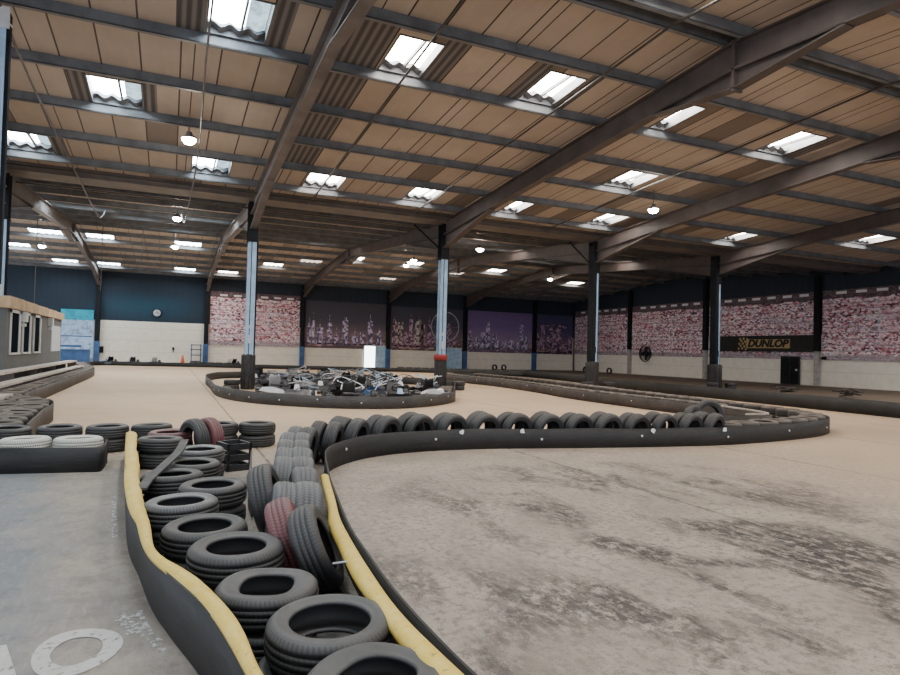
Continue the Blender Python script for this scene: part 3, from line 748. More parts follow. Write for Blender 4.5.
# ------------------------------------------------------------------ wall fittings
bm = B(); add_box(bm, (-.06, -.72, 0), (.04, .72, 1.95)); o = obj('door_1', bm, 'black_plastic', loc=(XW-.12, 30.5, 0)); o['kind'] = 'structure'
bm = B(); add_box(bm, (-.09, -.66, .05), (-.06, -.03, 1.88)); add_box(bm, (-.09, .03, .05), (-.06, .66, 1.88)); obj('door_leaf', bm, 'steel_black', o)
bm = B(); add_box(bm, (-.16, -.60, .95), (-.09, -.50, 1.08)); obj('door_handle', bm, 'white_metal', o)
t = thing('wall_fan', 'black round caged fan mounted on the wall under the crowd mural', 'fan', (XW-.25, 44.9, 1.95))
Mx = Matrix.Rotation(PI/2, 4, 'Y')
bm = B()
for r in (.15, .35, .55, .72): add_tube(bm, [(-.1, r*math.cos(a), r*math.sin(a)) for a in [2*PI*i/24 for i in range(24)]], .018, 5, closed=True)
for i in range(12):
    a = 2*PI*i/12; add_tube(bm, [(-.12, 0, 0), (-.1, .72*math.cos(a), .72*math.sin(a))], .012, 4)
add_lathe(bm, [(.70, 0), (.74, -.1), (.72, -.18)], 24, Mx); obj('cage', bm, 'fan', t)
bm = B()
for i in range(4):
    a = 2*PI*i/4; add_box(bm, (-.03, .05, -.16), (.0, .6, .16), Matrix.Rotation(a, 4, 'X') @ Matrix.Rotation(.3, 4, 'Y'))
obj('blade', bm, 'fan', t)
bm = B(); add_lathe(bm, [(.001, .2), (.14, .18), (.16, 0), (.12, -.1), (.001, -.12)], 12, Mx); add_box(bm, (0, -.05, -.3), (.22, .05, .0)); obj('motor', bm, 'fan', t)
t = tag(obj('camera_box', (lambda b: (add_box(b, (-.1, -.12, 0), (.1, .12, .2)), add_box(b, (-.3, -.06, .05), (-.1, .06, .16)), b)[2])(B()), 'steel_black', loc=(XW-.12, 28.0, 1.75)), 'small dark box on the white wall right of the door', 'box')
# back wall doorways
def back_door(n, x0, x1, open_):
    cx = (x0+x1)/2; hx = (x1-x0)/2
    bm = B(); add_box(bm, (-hx, -.05, 0), (-hx+.08, .05, 2.05)); add_box(bm, (hx-.08, -.05, 0), (hx, .05, 2.05)); add_box(bm, (-hx, -.05, 1.97), (hx, .05, 2.05))
    o = obj(f'door_{n}', bm, 'white_metal', loc=(cx, YW-.1, 0)); o['kind'] = 'structure'
    bm = B(); add_box(bm, (-hx+.08, -.02, .02), (hx*(.0 if open_ else -.7), .02, 1.97)); obj('daylight_opening', bm, 'door_light', o)
    bm = B(); add_box(bm, (hx*(.0 if open_ else -.7), -.03, .02), (hx-.08, .03, 1.97)); obj('door_leaf', bm, 'pale_plastic', o)
back_door(2, 16.3, 18.5, True); back_door(3, 24.3, 26.2, False)
t = thing('wall_clock', 'small round pale clock high on the dark cladding of the back wall', 'clock', (-1.0, YW-.06, 4.15))
bm = B(); add_lathe(bm, [(.001, .06), (.28, .06), (.3, .04), (.3, 0)], 20, Matrix.Rotation(PI/2, 4, 'X')); obj('face', bm, 'paper', t)
bm = B(); add_tube(bm, [(.3*math.cos(a), -.05, .3*math.sin(a)) for a in [2*PI*i/24 for i in range(24)]], .03, 6, closed=True); add_box(bm, (-.012, -.08, 0), (.012, -.065, .2)); add_box(bm, (0, -.08, -.012), (.15, -.065, .012)); obj('rim', bm, 'steel_black', t)
t = thing('display_panel', 'lit cyan and pale blue display board at the left end of the back wall', 'display', (-6.5, YW-.15, .3))
bm = B(); add_box(bm, (-1.15, -.08, 3.05), (1.05, .06, 3.85)); obj('header', bm, 'cyan_sign', t)
bm = B(); add_box(bm, (-1.1, -.05, .1), (1.05, .06, 3.05)); obj('face', bm, 'pale_sign', t)
bm = B(); add_box(bm, (-1.1, -.25, 1.75), (1.0, -.05, 1.83)); add_box(bm, (-1.1, -.25, .95), (.3, -.05, 1.1)); obj('shelf', bm, 'mid_blue', t)
bm = B(); add_box(bm, (-1.0, -.55, -.28), (.9, -.06, .72)); add_box(bm, (-1.05, -.6, .72), (.95, -.06, .78)); obj('counter', bm, 'mid_blue', t)
t = tag(obj('wall_socket_box', (lambda b: (add_box(b, (-.25, -.1, 0), (.25, .05, .5)), add_box(b, (-.18, -.13, .08), (.18, -.1, .4)), b)[2])(B()), 'steel_black', loc=(-4.95, YW-.08, .85)), 'small dark box low on the white back wall beside the display board', 'box')
t = tag(obj('wall_bracket', (lambda b: (add_box(b, (-.08, -.08, 0), (.08, .02, .22)), add_tube(b, [(0, -.05, 0), (0, -.05, -.2)], .03), b)[2])(B()), 'steel_black', loc=(0.3, YW-.04, 1.2)), 'tiny dark bracket in the middle of the white back wall', 'bracket')

# ------------------------------------------------------------------ lamps
def lamp_mesh():
    t = thing('high_bay_lamp', '', 'lamp', (0, 0, 0))
    bm = B(); add_lathe(bm, [(.03, .20), (.07, .19), (.09, .10), (.18, .06), (.21, .0), (.19, .0), (.10, .04), (.001, .05)], 16); obj('housing', bm, 'steel_dark', t)
    bm = B(); add_lathe(bm, [(.001, -.15), (.10, -.13), (.17, -.06), (.19, .02)], 16); obj('lens', bm, 'lamp', t)
    bm = B(); add_tube(bm, [(0, 0, .2), (0, 0, .75)], .012, 6); obj('hanger', bm, 'cable', t)
    return t
lp = lamp_mesh(); lt = [(c, []) for c in kids(lp)]
LP = [(.3, 18.5, 7.2, 'glowing lamp hanging over the left bay, nearest of the left line'), (.13, 30.3, 7.2, 'glowing lamp of the left line, just beyond the valley'), (.12, 39.5, 7.25, 'glowing lamp of the left line, farthest back'),
      (-7.0, 43.4, 7.2, 'glowing lamp at the far left behind the cabin column'), (16.4, 18.5, 7.15, 'brightest lamp right of centre over the near span'), (15.1, 30.4, 7.2, 'glowing lamp right of the second column'),
      (13.75, 36.9, 7.3, 'glowing lamp left of the second column, the upper of two'), (14.45, 40.2, 7.4, 'glowing lamp left of the second column, the lower of two'), (25.9, 40.2, 7.3, 'glowing lamp in front of the far corner, left of the third column')]
for i, (x, y, z, lab) in enumerate(LP):
    if i == 0: lp.location = (x, y, z); lp['label'] = lab
    else: dup(lp, (x, y, z), 0, lab, None, lt)
# conduits and cables
def line(name, pts, r, mat, lab, cat):
    bm = B(); add_tube(bm, catmull(pts, 1.) if len(pts) > 2 else pts, r, 6); return tag(obj(name, bm, mat), lab, cat)
def under(x, y0, y1, d=.3): return [(x, y, lin(y)-d) for y in ([y0]+([RIDGE1] if y0 < RIDGE1 < y1 else [])+[y1])]
for x, lab in ((11.3, 'dark conduit running back just right of the second rafter'), (15.3, 'dark conduit crossing the bay right of the second rafter'), (4.75, 'dark conduit crossing the purlins right of the first rafter'), (8.9, 'dark conduit crossing the centre bay to the second column')):
    bm = B(); P = under(x, 2.5, 24.5); add_tube(bm, P, .028, 6); tag(obj('conduit', bm, 'conduit'), lab, 'conduit')
for y, lab in ((23.9, 'long conduit running across the bays beside the valley gutter'), (26.6, 'long conduit running across the bays just behind the valley gutter')):
    bm = B(); add_tube(bm, [(XL, y, lin(y)-.32), (XW, y, lin(y)-.32)], .025, 6); tag(obj('conduit', bm, 'conduit'), lab, 'conduit')
line('cable', [(.49, 9.5, lin(9.5)-.3), (.49, 11.6, 7.62), (.5, 14.1, 7.55), (.57, 18, 7.35), (.57, 21.3, 7.1), (.5, 26, 6.95), (.42, 30.2, 7.0), (.3, 32, 7.7)], .022, 'cable', 'thin cable swooping down from the roof at the upper left past the lamp', 'cable')
line('cable', [(-3.1, 13, lin(13)-.25), (-3.07, 16.7, 7.5), (-3.0, 22, 7.25), (-2.95, 28, 7.0), (-2.9, 31, 7.0), (-2.9, 33, 7.7)], .025, 'cable', 'thin dark cable swooping across the roof at the extreme left', 'cable')
for x, y, z, lab in ((-3.6, 40, 4.5, 'thin hanging wire left of the leftmost rafter foot'), (-1.6, 40, 6.2, 'thin hanging wire right of the leftmost rafter'), (-6.7, 40, 3.4, 'thin hanging wire over the cabin')):
    bm = B(); add_tube(bm, [(x, y, lin(y)-.2), (x, y, z)], .018, 5); tag(obj('hanging_wire', bm, 'cable'), lab, 'wire')
t = thing('drop_post', 'pale blue-grey boxed post coming down at the extreme left edge of the photo', 'post', (-3.10, 14.2, 2.55))
bm = B(); add_box(bm, (-.16, -.08, .1), (.11, .08, 5.0)); obj('casing', bm, 'pale_blue', t)
bm = B(); add_box(bm, (.11, -.05, .1), (.17, .1, 5.2)); obj('rear_edge', bm, 'steel_black', t)
bm = B(); add_box(bm, (-.17, -.1, -.1), (.18, .1, .1)); obj('end_bracket', bm, 'white_metal', t)
bm = B(); add_box(bm, (-.2, -.09, 4.9), (.16, .09, 5.3), Matrix.Rotation(.0, 4, 'Y')); add_tube(bm, [(-.5, 0, 5.5), (.15, 0, 4.95)], .09, 4); obj('head_plate', bm, 'white_metal', t)
# diagonal knee braces and the tilted box duct at the far left
t = thing('box_duct', 'pale boxed rafter casing slanting at the upper left beside the edge column', 'duct', (-5.16, 31., 0))

for o_ in [t]: C.objects.unlink(o_); bpy.data.objects.remove(o_)
def brace(a, b, lab):
    bm = B(); add_tube(bm, [a, b], .04, 5); tag(obj('knee_brace', bm, 'steel_black'), lab, 'brace')
brace((frame(2)-.0, 25.2, 6.0), (frame(2)-1.3, 25.2, 7.0), 'slim diagonal brace left of the third column head')
brace((frame(1)-.0, 25.2, 6.0), (frame(1)-1.3, 25.2, 7.0), 'slim diagonal brace left of the second column head')

# ------------------------------------------------------------------ belt barriers
def barrier(lab, pts, h, mat='belt', bolts=0, closed=False, step=.18, wave=0., lean=0., side=1, boltoff=0.):
    path = catmull([(x, y, 0) for x, y in pts], step, closed)
    t = thing('belt_barrier', lab, 'barrier', (pts[0][0], pts[0][1], 0)); org = Vector(t.location)
    bm = B(); ribbon(bm, path, 0, h, closed=closed, wave=wave, lean=lean)
    for v in bm.verts: v.co -= org
    obj('belt', bm, mat, t)
    if bolts:
        bm = B()
        for p, tg in resample(path, bolts, closed, .4+boltoff):
            nr = Vector((tg.y, -tg.x, 0))*side; c = p+nr*.012+Vector((0, 0, h*random.uniform(.45, .75)))-org
            q = nr.to_track_quat('Z', 'Y').to_matrix().to_4x4()
            add_lathe(bm, [(.001, .012), (.018, .010), (.022, 0)], 8, Matrix.Translation(c) @ q)
        obj('bolt', bm, 'bolt', t)
    return t, path
# A: front of the big curved island, yellow hose on the near stretch
FR = [(1.30, .9), (1.17, 2.0), (1.135, 2.6), (1.13, 3.24), (1.17, 3.79), (1.23, 4.45), (1.35, 5.3), (1.55, 6.5), (1.87, 7.98), (2.32, 8.72), (2.95, 9.2), (3.78, 9.44), (4.91, 9.43), (6.57, 9.12), (8.22, 8.85), (9.67, 8.74), (11.45, 8.92), (12.96, 9.27), (14.1, 9.89), (14.75, 10.8), (15.05, 12.), (15.5, 15.), (16.0, 18.6), (16.9, 25.), (17.3, 30.), (17.3, 33.5), (16.4, 35.3), (15.2, 35.)]
tA, pA = barrier('long black belt barrier curving from the near yellow hose round to the far right hairpin', FR, .335, 'belt', 1.9, side=1)
# washers on the outside of curve: white scraps
for x, y, lab in ((4.42, 9.40, 'small torn white scrap on the black belt barrier, leftmost of four'), (5.5, 9.30, 'small torn white scrap on the black belt barrier, second from the left'), (7.93, 8.86, 'small torn white scrap on the belt barrier, third from the left'), (9.5, 8.72, 'bright white scrap low on the belt barrier past the last upright tyre')):
    bm = B(); 
    vs = [bm.verts.new((.05*math.cos(a)*r, -.01+.004*math.cos(3*a), .04*math.sin(a)*r)) for a, r in [(2*PI*i/9, random.uniform(.6, 1.3)) for i in range(9)]]
    bm.faces.new(vs); r_ = bmesh.ops.extrude_face_region(bm, geom=bm.faces[:]); bmesh.ops.translate(bm, verts=[v for v in r_['geom'] if isinstance(v, bmesh.types.BMVert)], vec=(0, -.01, 0))
    tag(obj('white_scrap', bm, 'white_plastic', loc=(x, y-.01, .30)), lab, 'scrap')
def hose(pts, r, lab_parent):
    path = catmull(pts, .1); org = Vector(lab_parent.location); bm = B(); rings = []
    n = len(path)
    for i, p in enumerate(path):
        a, b = path[max(i-1, 0)], path[min(i+1, n-1)]; tg = (b-a).normalized(); nr = Vector((tg.y, -tg.x, 0)).normalized(); up = Vector((0, 0, 1))
        s = i*.1; rr_ = r*(1-.32*min(1, max(0, (p.y-2.5)/3)))*(1+.08*math.sin(s*2.7)+.05*math.sin(s*6.1)); ring = []
        for k in range(11):
            th = math.radians(-35+250*k/10); ring.append(bm.verts.new(p-org+nr*rr_*math.cos(th)+up*rr_*.8*math.sin(th)))
        for k in range(10, -1, -1):
            th = math.radians(-35+250*k/10); q = .86; ring.append(bm.verts.new(p-org+nr*rr_*q*math.cos(th)+up*rr_*.8*q*math.sin(th)))
        rings.append(ring)
    for a, b in zip(rings, rings[1:]):
        for k in range(22): bm.faces.new((a[k], a[(k+1) % 22], b[(k+1) % 22], b[k])).smooth = True
    bm.faces.new(rings[0]); bm.faces.new(rings[-1][::-1])
    return obj('yellow_hose', bm, 'yellow', lab_parent)
hose([(1.16, 1.0, .34), (1.045, 2.0, .34), (1.01, 2.45, .34), (1.005, 2.9, .34), (1.025, 3.4, .34), (1.07, 3.9, .34), (1.135, 4.5, .34), (1.25, 5.1, .34), (1.37, 5.8, .34), (1.44, 6.2, .34)], .058, tA)
# inner belt of the hairpin
tI, pI = barrier('dark belt on the inner side of the hairpin island, facing the fan of tan floor', [(10.6, 10.9), (11.8, 10.35), (12.6, 10.25), (13.15, 10.9), (13.45, 12.3), (13.5, 14.2), (13.5, 16.0), (13.6, 19.6), (14.2, 23.), (14.5, 27.), (14.3, 31.), (14.6, 34.), (15.2, 35.)], .34, 'belt_dusty', 2.6, side=-1)
# pale rope along the hairpin lip
bm = B(); add_tube(bm, catmull([(12.0, 10.4, .37), (12.7, 10.38, .37), (13.1, 11.0, .37), (13.38, 12.2, .37), (13.42, 13., .37)], .2), .022, 6); tag(obj('rope', bm, 'plank'), 'pale rope lying along the top edge of the hairpin barrier', 'rope')
# B: left barrier of the tyre lane with yellow strip
LB = [(-.50, 10.0), (-.43, 8.8), (-.37, 7.54), (-.245, 5.65), (-.13, 4.85), (-.04, 4.25), (.06, 3.82), (.19, 3.33), (.32, 2.75), (.40, 2.2), (.45, 1.4), (.47, .8)]
tB, pB = barrier('black belt barrier with a wavy yellow strip on top, left of the tyre stacks', LB, .34, 'belt', 0, step=.08, wave=.012)
bm = B(); org = Vector(tB.location); s = 0; prev = None; rows_ = []
for i, p in enumerate(pB):
    a, b = pB[max(i-1, 0)], pB[min(i+1, len(pB)-1)]; tg = (b-a).normalized(); nr = Vector((tg.y, -tg.x, 0))*-1  # toward +? computed below
    if nr.x < 0: nr = -nr
    if i: s += (p-pB[i-1]).length
    w = .078+.055*min(1, max(0, (p.y-4.6)/1.5))+(.016*math.sin(s*3.1)+.008*math.sin(s*7.3))*(1 if p.y < 5 else .35); off = -.024+(.018 if p.y < 5 else .006)*math.sin(s*2.9+1)
    zz_ = .352+.008*math.sin(s*4.)
    r = []
    for f, dz in ((0, -.012), (.12, .004), (.5, .016), (.88, .004), (1, -.016)):
        r.append(bm.verts.new(p-org+nr*(off+w*f)+Vector((0, 0, zz_+dz))))
    for f, dz in ((1, -.024), (.88, -.006), (.5, .006), (.12, -.006), (0, -.022)):
        r.append(bm.verts.new(p-org+nr*(off+w*f)+Vector((0, 0, zz_+dz))))
    rows_.append(r)
for a, b in zip(rows_, rows_[1:]):
    for k in range(10): bm.faces.new((a[k], a[(k+1) % 10], b[(k+1) % 10], b[k])).smooth = True
bm.faces.new(rows_[0]); bm.faces.new(rows_[-1][::-1])
obj('yellow_strip', bm, 'yellow', tB)
# kart island
KI = [(1.55, 30.), (1.45, 25.), (1.45, 21.6), (1.85, 19.6), (2.7, 18.1), (4.0, 16.95), (5.6, 16.55), (7.1, 17.2), (8.45, 18.6), (9.2, 20.3), (10.5, 23.1), (11.45, 25.6), (10.8, 28.6), (8.5, 31.5), (5., 33.5), (2.6, 33.4)]
tK, pK = barrier('grey belt barrier wrapped round the island full of karts', KI, .34, 'belt_grey', 1.2, closed=True, side=1)
# left track edge
LE = [(-1.9, 11.2), (-2.05, 13.2), (-2.15, 15.3), (-2.5, 16.4), (-3.05, 17.6), (-3.15, 20.8), (-3.2, 27.), (-3.3, 35.), (-3.9, 40.), (-4.8, 46.)]
tL, pL = barrier('dusty belt barrier along the left edge of the track below the plank steps', LE, .36, 'belt_dusty', 0)
# back and right track edge
BE = [(-4.8, 46.5), (-4.6, 51.5), (-1., 51.3), (2.2, 50.6), (8, 48.6), (14, 46.6), (19.5, 43.6), (23.2, 39.), (22.8, 34.), (21.4, 28.), (20.6, 24.), (20.25, 18.5), (19.75, 11.6), (19.3, 7.), (18.8, 3.)]
tR, pR = barrier('long dark belt barrier running along the right side of the track', BE[7:], .46, 'belt', 0)
tQ, pQ = barrier('low dark belt barrier running along the back of the track', BE[:8], .30, 'belt', 0)
pR = pQ+pR
# white tyre box
t = thing('tyre_box', 'black belt box holding the two white tyres at the left', 'box', (-1.4, 8.95, 0)); org = Vector(t.location)
bm = B()
rect = [(-2.3, 8.72), (-.66, 8.62), (-.60, 8.66), (-.57, 9.2), (-.66, 9.26), (-2.3, 9.36)]
rect = [(-2.45, 9.22), (-1.4, 9.06), (-.78, 8.97), (-.735, 9.0), (-.715, 9.3), (-.715, 9.64), (-.76, 9.68), (-2.45, 9.90)]
ribbon(bm, [Vector((x, y, 0)) for x, y in rect], 0, .31, .016, closed=True)
for v in bm.verts: v.co -= org
obj('belt', bm, 'belt', t)
for (x, y, sd) in ((-1.02, 9.34, 'right'), (-1.61, 9.42, 'left')):
    tyre('white', (x, y, .30), f'white painted tyre in the black box, {sd} of two', s=.98)
    tyre('far', (x, y, .096), f'lower black tyre under the {sd} white tyre in the box')
tyre('white', (-2.20, 9.50, .30), 'white painted tyre cut off by the left edge of the photo', s=.98)

# ------------------------------------------------------------------ foreground tyre stacks
h2 = .19
def stack(kind, x, y, lab, n=2, s=1., low='black', dx=.0, dy=.0, group=None):
    for i in range(n):
        top = i == n-1
        tyre(kind if top else low, (x+(0 if top else dx), y+(0 if top else dy), h2*s*(i+.5)), lab if top else ' '.join(('lower tyre beneath the '+lab).replace(',', '').split()[:15]), group, s=s)
stack('dented', .765, 2.34, 'black tyre with misshapen hole cut off by the bottom edge of the photo', s=.97)
stack('big', .725, 2.92, 'reddish-brown scuffed tyre on the second stack from the bottom edge', dx=-.07, dy=-.03, s=.96)
stack('dented', .52, 3.49, 'black tyre with oval pinched hole, third stack from the bottom edge', s=.93)
stack('black', .425, 4.15, 'large black tyre with round hole, fourth stack from the bottom edge', dx=.02)
stack('black', .27, 4.72, 'black tyre partly behind the fourth stack, beside the yellow strip', s=.98)
stack('worn', .13, 5.5, 'grey worn tyre on a stack touching the yellow strip midway along the lane', s=.98)
stack('black', .40, 6.05, 'dark tyre on a stack leaning right, level with the upright tyres')
stack('black', .07, 6.68, 'dark tyre at the yellow strip, in front of the loose grey belt end', s=.98, dx=.03)
stack('black', .27, 7.28, 'thin dark tyre beside the loose grey belt end, near the middle of the lane', s=.98)
stack('worn', .38, 8.2, 'grey rimmed tyre behind the loose belt end, in the lane', s=.98)
stack('black', -.06, 9.2, 'dark tyre on a stack at the far end of the yellow strip')
tyre('red', (.05, 9.82, .288), 'dusty red tyre lying behind the far end of the yellow strip')
tyre('far', (.05, 9.82, .095), 'low tyre under the dusty red tyre')
# cross row of stacks at the far end of the lane
for i, x in enumerate((-2.05, -1.42, -.80, -.20, .78, 1.36)):
    y = 10.75+.03*math.sin(i*2)
    stack('black', x, y, ['black tyre stack at the left edge behind the white tyres', 'black tyre stack directly behind the left white tyre', 'black tyre stack behind the right white tyre', 'black tyre stack behind the head of the yellow strip',
                          'black tyre stack right of the upright pair at the lane end', 'black tyre stack at the lane end nearest the long curve'][i])
stack('black', -.47, 9.55 if False else 9.9, 'wide black tyre just left behind the yellow strip end') if False else None
# upright pair at the far end
tyre('black', (.36, 9.55, .29), 'upright black tyre standing at the lane end, left of its pair', axis=(.80, .42, .05))
tyre('red', (.56, 9.66, .29), 'upright dusty red tyre standing at the lane end, right of its pair', axis=(.80, .42, .05))
# leaning pair near the hose
tyre('red', (.81, 4.47, .275), 'red-tinted upright tyre leaning beside the black tyre near the hose', axis=(.88, -.15, .36))
tyre('black', (.935, 4.20, .28), 'upright black tyre with deep zigzag tread leaning against the right yellow hose', axis=(.84, -.27, .40), s=1.0)
tyre('big', (.80, 5.42, .31), 'big upright tyre leaning in the lane left of the straight row', axis=(.90, -.22, .30), s=1.06)
# upright rows along the curved belt, two deep, axle square to the belt
i0 = [i for i, p in enumerate(pA) if p.y > 4.75][0]; sub = [p for p in pA[i0:] if p.y > 0]
cnt = 0
for p, tg in resample(sub, .575):
    if p.x > 9.75 and p.y < 12: break
    nr = Vector((-tg.y, tg.x, 0))                       # inward (left of travel)
    inn = -Vector((tg.y, -tg.x, 0))
    j = random.uniform(-.03, .03)
    curve = p.x < 2.0
    frontlab = 'worn upright tyre of the near straight row, tread to the camera, next to the hose' if curve else 'upright black tyre in the front row along the curved belt'
    backlab = 'worn upright tyre of the near straight row, tread to the camera, lane side' if curve else 'upright tyre in the second row behind the curved belt'
    kk = 'worn' if p.x < 1.9 else 'black'
    axi = Vector((inn.x, inn.y, 0)) if curve else Matrix.Rotation(math.radians(14), 3, 'Z') @ inn
    o1 = p+inn*(.30 if curve else .20)
    tyre('wide' if p.x < 1.6 else kk, (o1.x, o1.y, .285+.01*random.random()), frontlab, 'upright tyres nearest the curved belt' if not curve else 'straight row of upright tyres by the hose', axis=(axi.x+j, axi.y+j, .10 if curve else .16), s=1.0)
    o2 = p+inn*.47 if curve else o1+axi*.21+tg*random.uniform(-.06, .0)
    if not (p.x < 1.6 and 5.2 < p.y < 5.9):
        tyre(kk if not curve else 'worn', (o2.x, o2.y, .29+.01*random.random()), backlab, 'second row of upright tyres' if not curve else 'straight row of upright tyres on the lane side', axis=(axi.x-j, axi.y+j*2, .12 if curve else .16), s=1.0)
    if not curve and cnt % 2 == 0:
        o3 = o1+axi*.42+tg*.13
        tyre('black', (o3.x, o3.y, .29), 'upright tyre in the third row peeping over the curved row', 'third row of upright tyres', axis=(axi.x, axi.y, .16))
    cnt += 1
tyre('black', (9.85, 9.75, .36), 'last upright tyre of the row, leaning behind the others near the hairpin', axis=(.1, -1, .35))
tyre('big', (10.2, 9.75, .44), 'single upright tyre with open hole standing on the hairpin barrier', axis=(-.35, -1, .1), s=1.05)
bm = B(); add_lathe(bm, [(.001, 0), (.09, .02), (.12, .08), (.08, .16), (.001, .18)], 9); 
for v in bm.verts: v.co += Vector((random.uniform(-.02, .02), random.uniform(-.02, .02), 0))
tag(obj('crumpled_bag', bm, 'white_plastic', loc=(10.2, 9.62, .30)), 'crumpled white bag inside the single upright tyre', 'bag')
# flat tyres round the hairpin
def flat_row(path, d, off, kind, lab, group, z=.095, n=2, rng=None, start=.3, jit=.03, vis=True):
    c = 0
    for p, tg in resample(path, d, start=start):
        if rng and not rng(p): continue
        nr = Vector((-tg.y, tg.x, 0)); q = p+nr*off+Vector((random.uniform(-jit, jit), random.uniform(-jit, jit), 0))
        for i in range(n):
            tyre(kind if i == n-1 else 'far', (q.x, q.y, .096+.19*i), lab if i == n-1 else 'lower tyre hidden behind the belt, beneath another', group if i == n-1 else 'lower barrier tyres behind belts')
        c += 1
    return c
flat_row(pA, .60, .33, 'far_dusty', 'dusty tyre lying flat behind the outer belt round the hairpin', 'flat tyres round the hairpin', rng=lambda p: (p.x > 9.9 and p.y < 12) or (12 <= p.y < 34 and p.x > 12))
flat_row(pI, .60, -.33, 'far_dusty', 'dusty tyre lying flat behind the inner belt of the hairpin', 'flat tyres along the inner hairpin', rng=lambda p: p.y > 12.6)
flat_row(pL, .62, .33, 'far_dusty', 'dusty tyre lying flat along the left track edge below the plank steps', 'flat tyres along the left track edge', n=2)
for i, (x, y) in enumerate(((-2.55, 12.0), (-2.6, 12.6), (-2.75, 13.2), (-2.7, 13.85), (-2.85, 14.5), (-2.9, 15.2), (-3.2, 15.9), (-3.3, 12.3), (-3.35, 13.0))):
    stack('far_dusty', x, y, 'dusty tyre stack heaped inside the bulge at the left edge', 2, low='far', group='tyres heaped inside the left bulge')
flat_row(pR, .62, .33, 'far', 'black tyre lying flat behind the back and right track edge', 'tyres along the back and right track edge', n=2, rng=lambda p: p.y > 9 and (p.x > 16 or 1.3 < p.x < 4))
flat_row(pR, .62, .95, 'far_dusty', 'dusty tyre in the second line behind the right track edge', 'second line of tyres at the right', n=1, rng=lambda p: 10 < p.y < 32 and p.x > 18)
flat_row(pK, .62, .33 , 'far_dusty', 'dusty tyre lying flat inside the rim of the kart island', 'rim tyres of the kart island', n=1, rng=lambda p: p.y < 24)
# tyres at column feet
for k, nm in ((0, 'first'), (1, 'second'), (2, 'third'), (3, 'fourth')):
    x = frame(k)
    for dx, dy, w in ((-.62, -.45, 'left'), (.62, -.5, 'right')):
        tyre('far', (x+dx, YR+dy, .096), f'lower black tyre at the {w} foot of the {nm} wrapped column')
        tyre('far', (x+dx+.02, YR+dy, .288), f'upper black tyre at the {w} foot of the {nm} wrapped column')
# few tyres against the back / right wall
for x, y, lab in ((28.0, 52.6, 'upright tyre leaning against the white back wall below the violet mural'), (29.2, 53., 'second upright tyre by the white back wall below the violet mural')):
    tyre('far', (x, y, .29), lab, axis=(.2, -1, .1))
for x, y, lab in ((36.8, 50.5, 'upright tyre by the corner post of the right wall'), (36.8, 46.9, 'upright tyre below the crowd mural left of the fan')):
    tyre('far', (x, y, .29), lab, axis=(-1, -.2, .1))

bm = B()
for kind, loc, s_ in BULK:
    n0 = len(bm.verts); bm.from_mesh(TY[kind]); bm.verts.ensure_lookup_table()
    for v in bm.verts[n0:]: v.co = v.co*s_+loc
me = bpy.data.meshes.new('tyres'); bm.to_mesh(me); bm.free(); me.materials.append(M['rubber_dusty'])
o = bpy.data.objects.new('tyre_underlay', me); C.objects.link(o); o['kind'] = 'stuff'; tag(o, 'lower layer and rear line of barrier tyres packed behind the belts', 'tyres')

# ------------------------------------------------------------------ loose belts and scraps in the lane
def slab(name, pts, w, lab, cat, mat='belt_grey', thick=.02, vert=False):
    path = catmull(pts, .08); bm = B(); rws = []; org = path[0].copy(); org.z = 0
    for i, p in enumerate(path):
        a, b = path[max(i-1, 0)], path[min(i+1, len(path)-1)]; tg = (b-a).normalized(); nr = Vector((tg.y, -tg.x, 0)).normalized(); n2 = tg.cross(nr)
        if vert: nr, n2 = Vector((0, 0, 1)), nr
        rws.append([bm.verts.new(p-org+nr*s*w/2+n2*q*thick/2) for s, q in ((-1, -1), (1, -1), (1, 1), (-1, 1))])
    for a, b in zip(rws, rws[1:]):
        for k in range(4): bm.faces.new((a[k], a[(k+1) % 4], b[(k+1) % 4], b[k]))
    bm.faces.new(rws[0]); bm.faces.new(rws[-1][::-1])
    return tag(obj(name, bm, mat, loc=org), lab, cat)
slab('belt_strip', [(.20, 7.95, .50), (.13, 7.4, .46), (.02, 6.95, .42), (-.12, 6.45, .37), (-.18, 6.1, .345)], .085, 'loose grey belt end lying slanted over the tyres beside the yellow strip', 'belt strip')
slab('belt_strip', [(.98, 8.2, .17), (.88, 7.4, .17), (.78, 6.6, .17), (.76, 6.15, .17)], .30, 'short upright grey belt strip standing in the lane beside the worn tyres', 'belt strip', vert=True)
t = thing('broken_crate', 'broken black plastic crate at the far end of the lane by the upright strip', 'crate', (.82, 8.75, 0), .3)
bm = B()
for x0, x1, y0, y1 in ((-.16, -.13, -.2, .2), (.13, .16, -.2, .2), (-.16, .16, -.2, -.17), (-.16, .16, .17, .2)):
    for z in (0, .13, .27): add_box(bm, (x0, y0, z), (x1, y1, z+.08))
for x in (-.16, .13):
    for y in (-.2, .17): add_box(bm, (x, y, 0), (x+.03, y+.03, .35))
obj('slatted_sides', bm, 'black_plastic', t)
bm = B(); add_box(bm, (-.15, -.19, .01), (.15, .19, .03)); obj('base', bm, 'black_plastic', t)
bm = B(); add_tube(bm, [(.93, 3.72, .33), (1.02, 3.64, .36), (1.06, 3.60, .365)], .007, 6); tag(obj('cable_tie', bm, 'white_metal'), 'white cable tie sticking out beside the right yellow hose', 'cable tie')

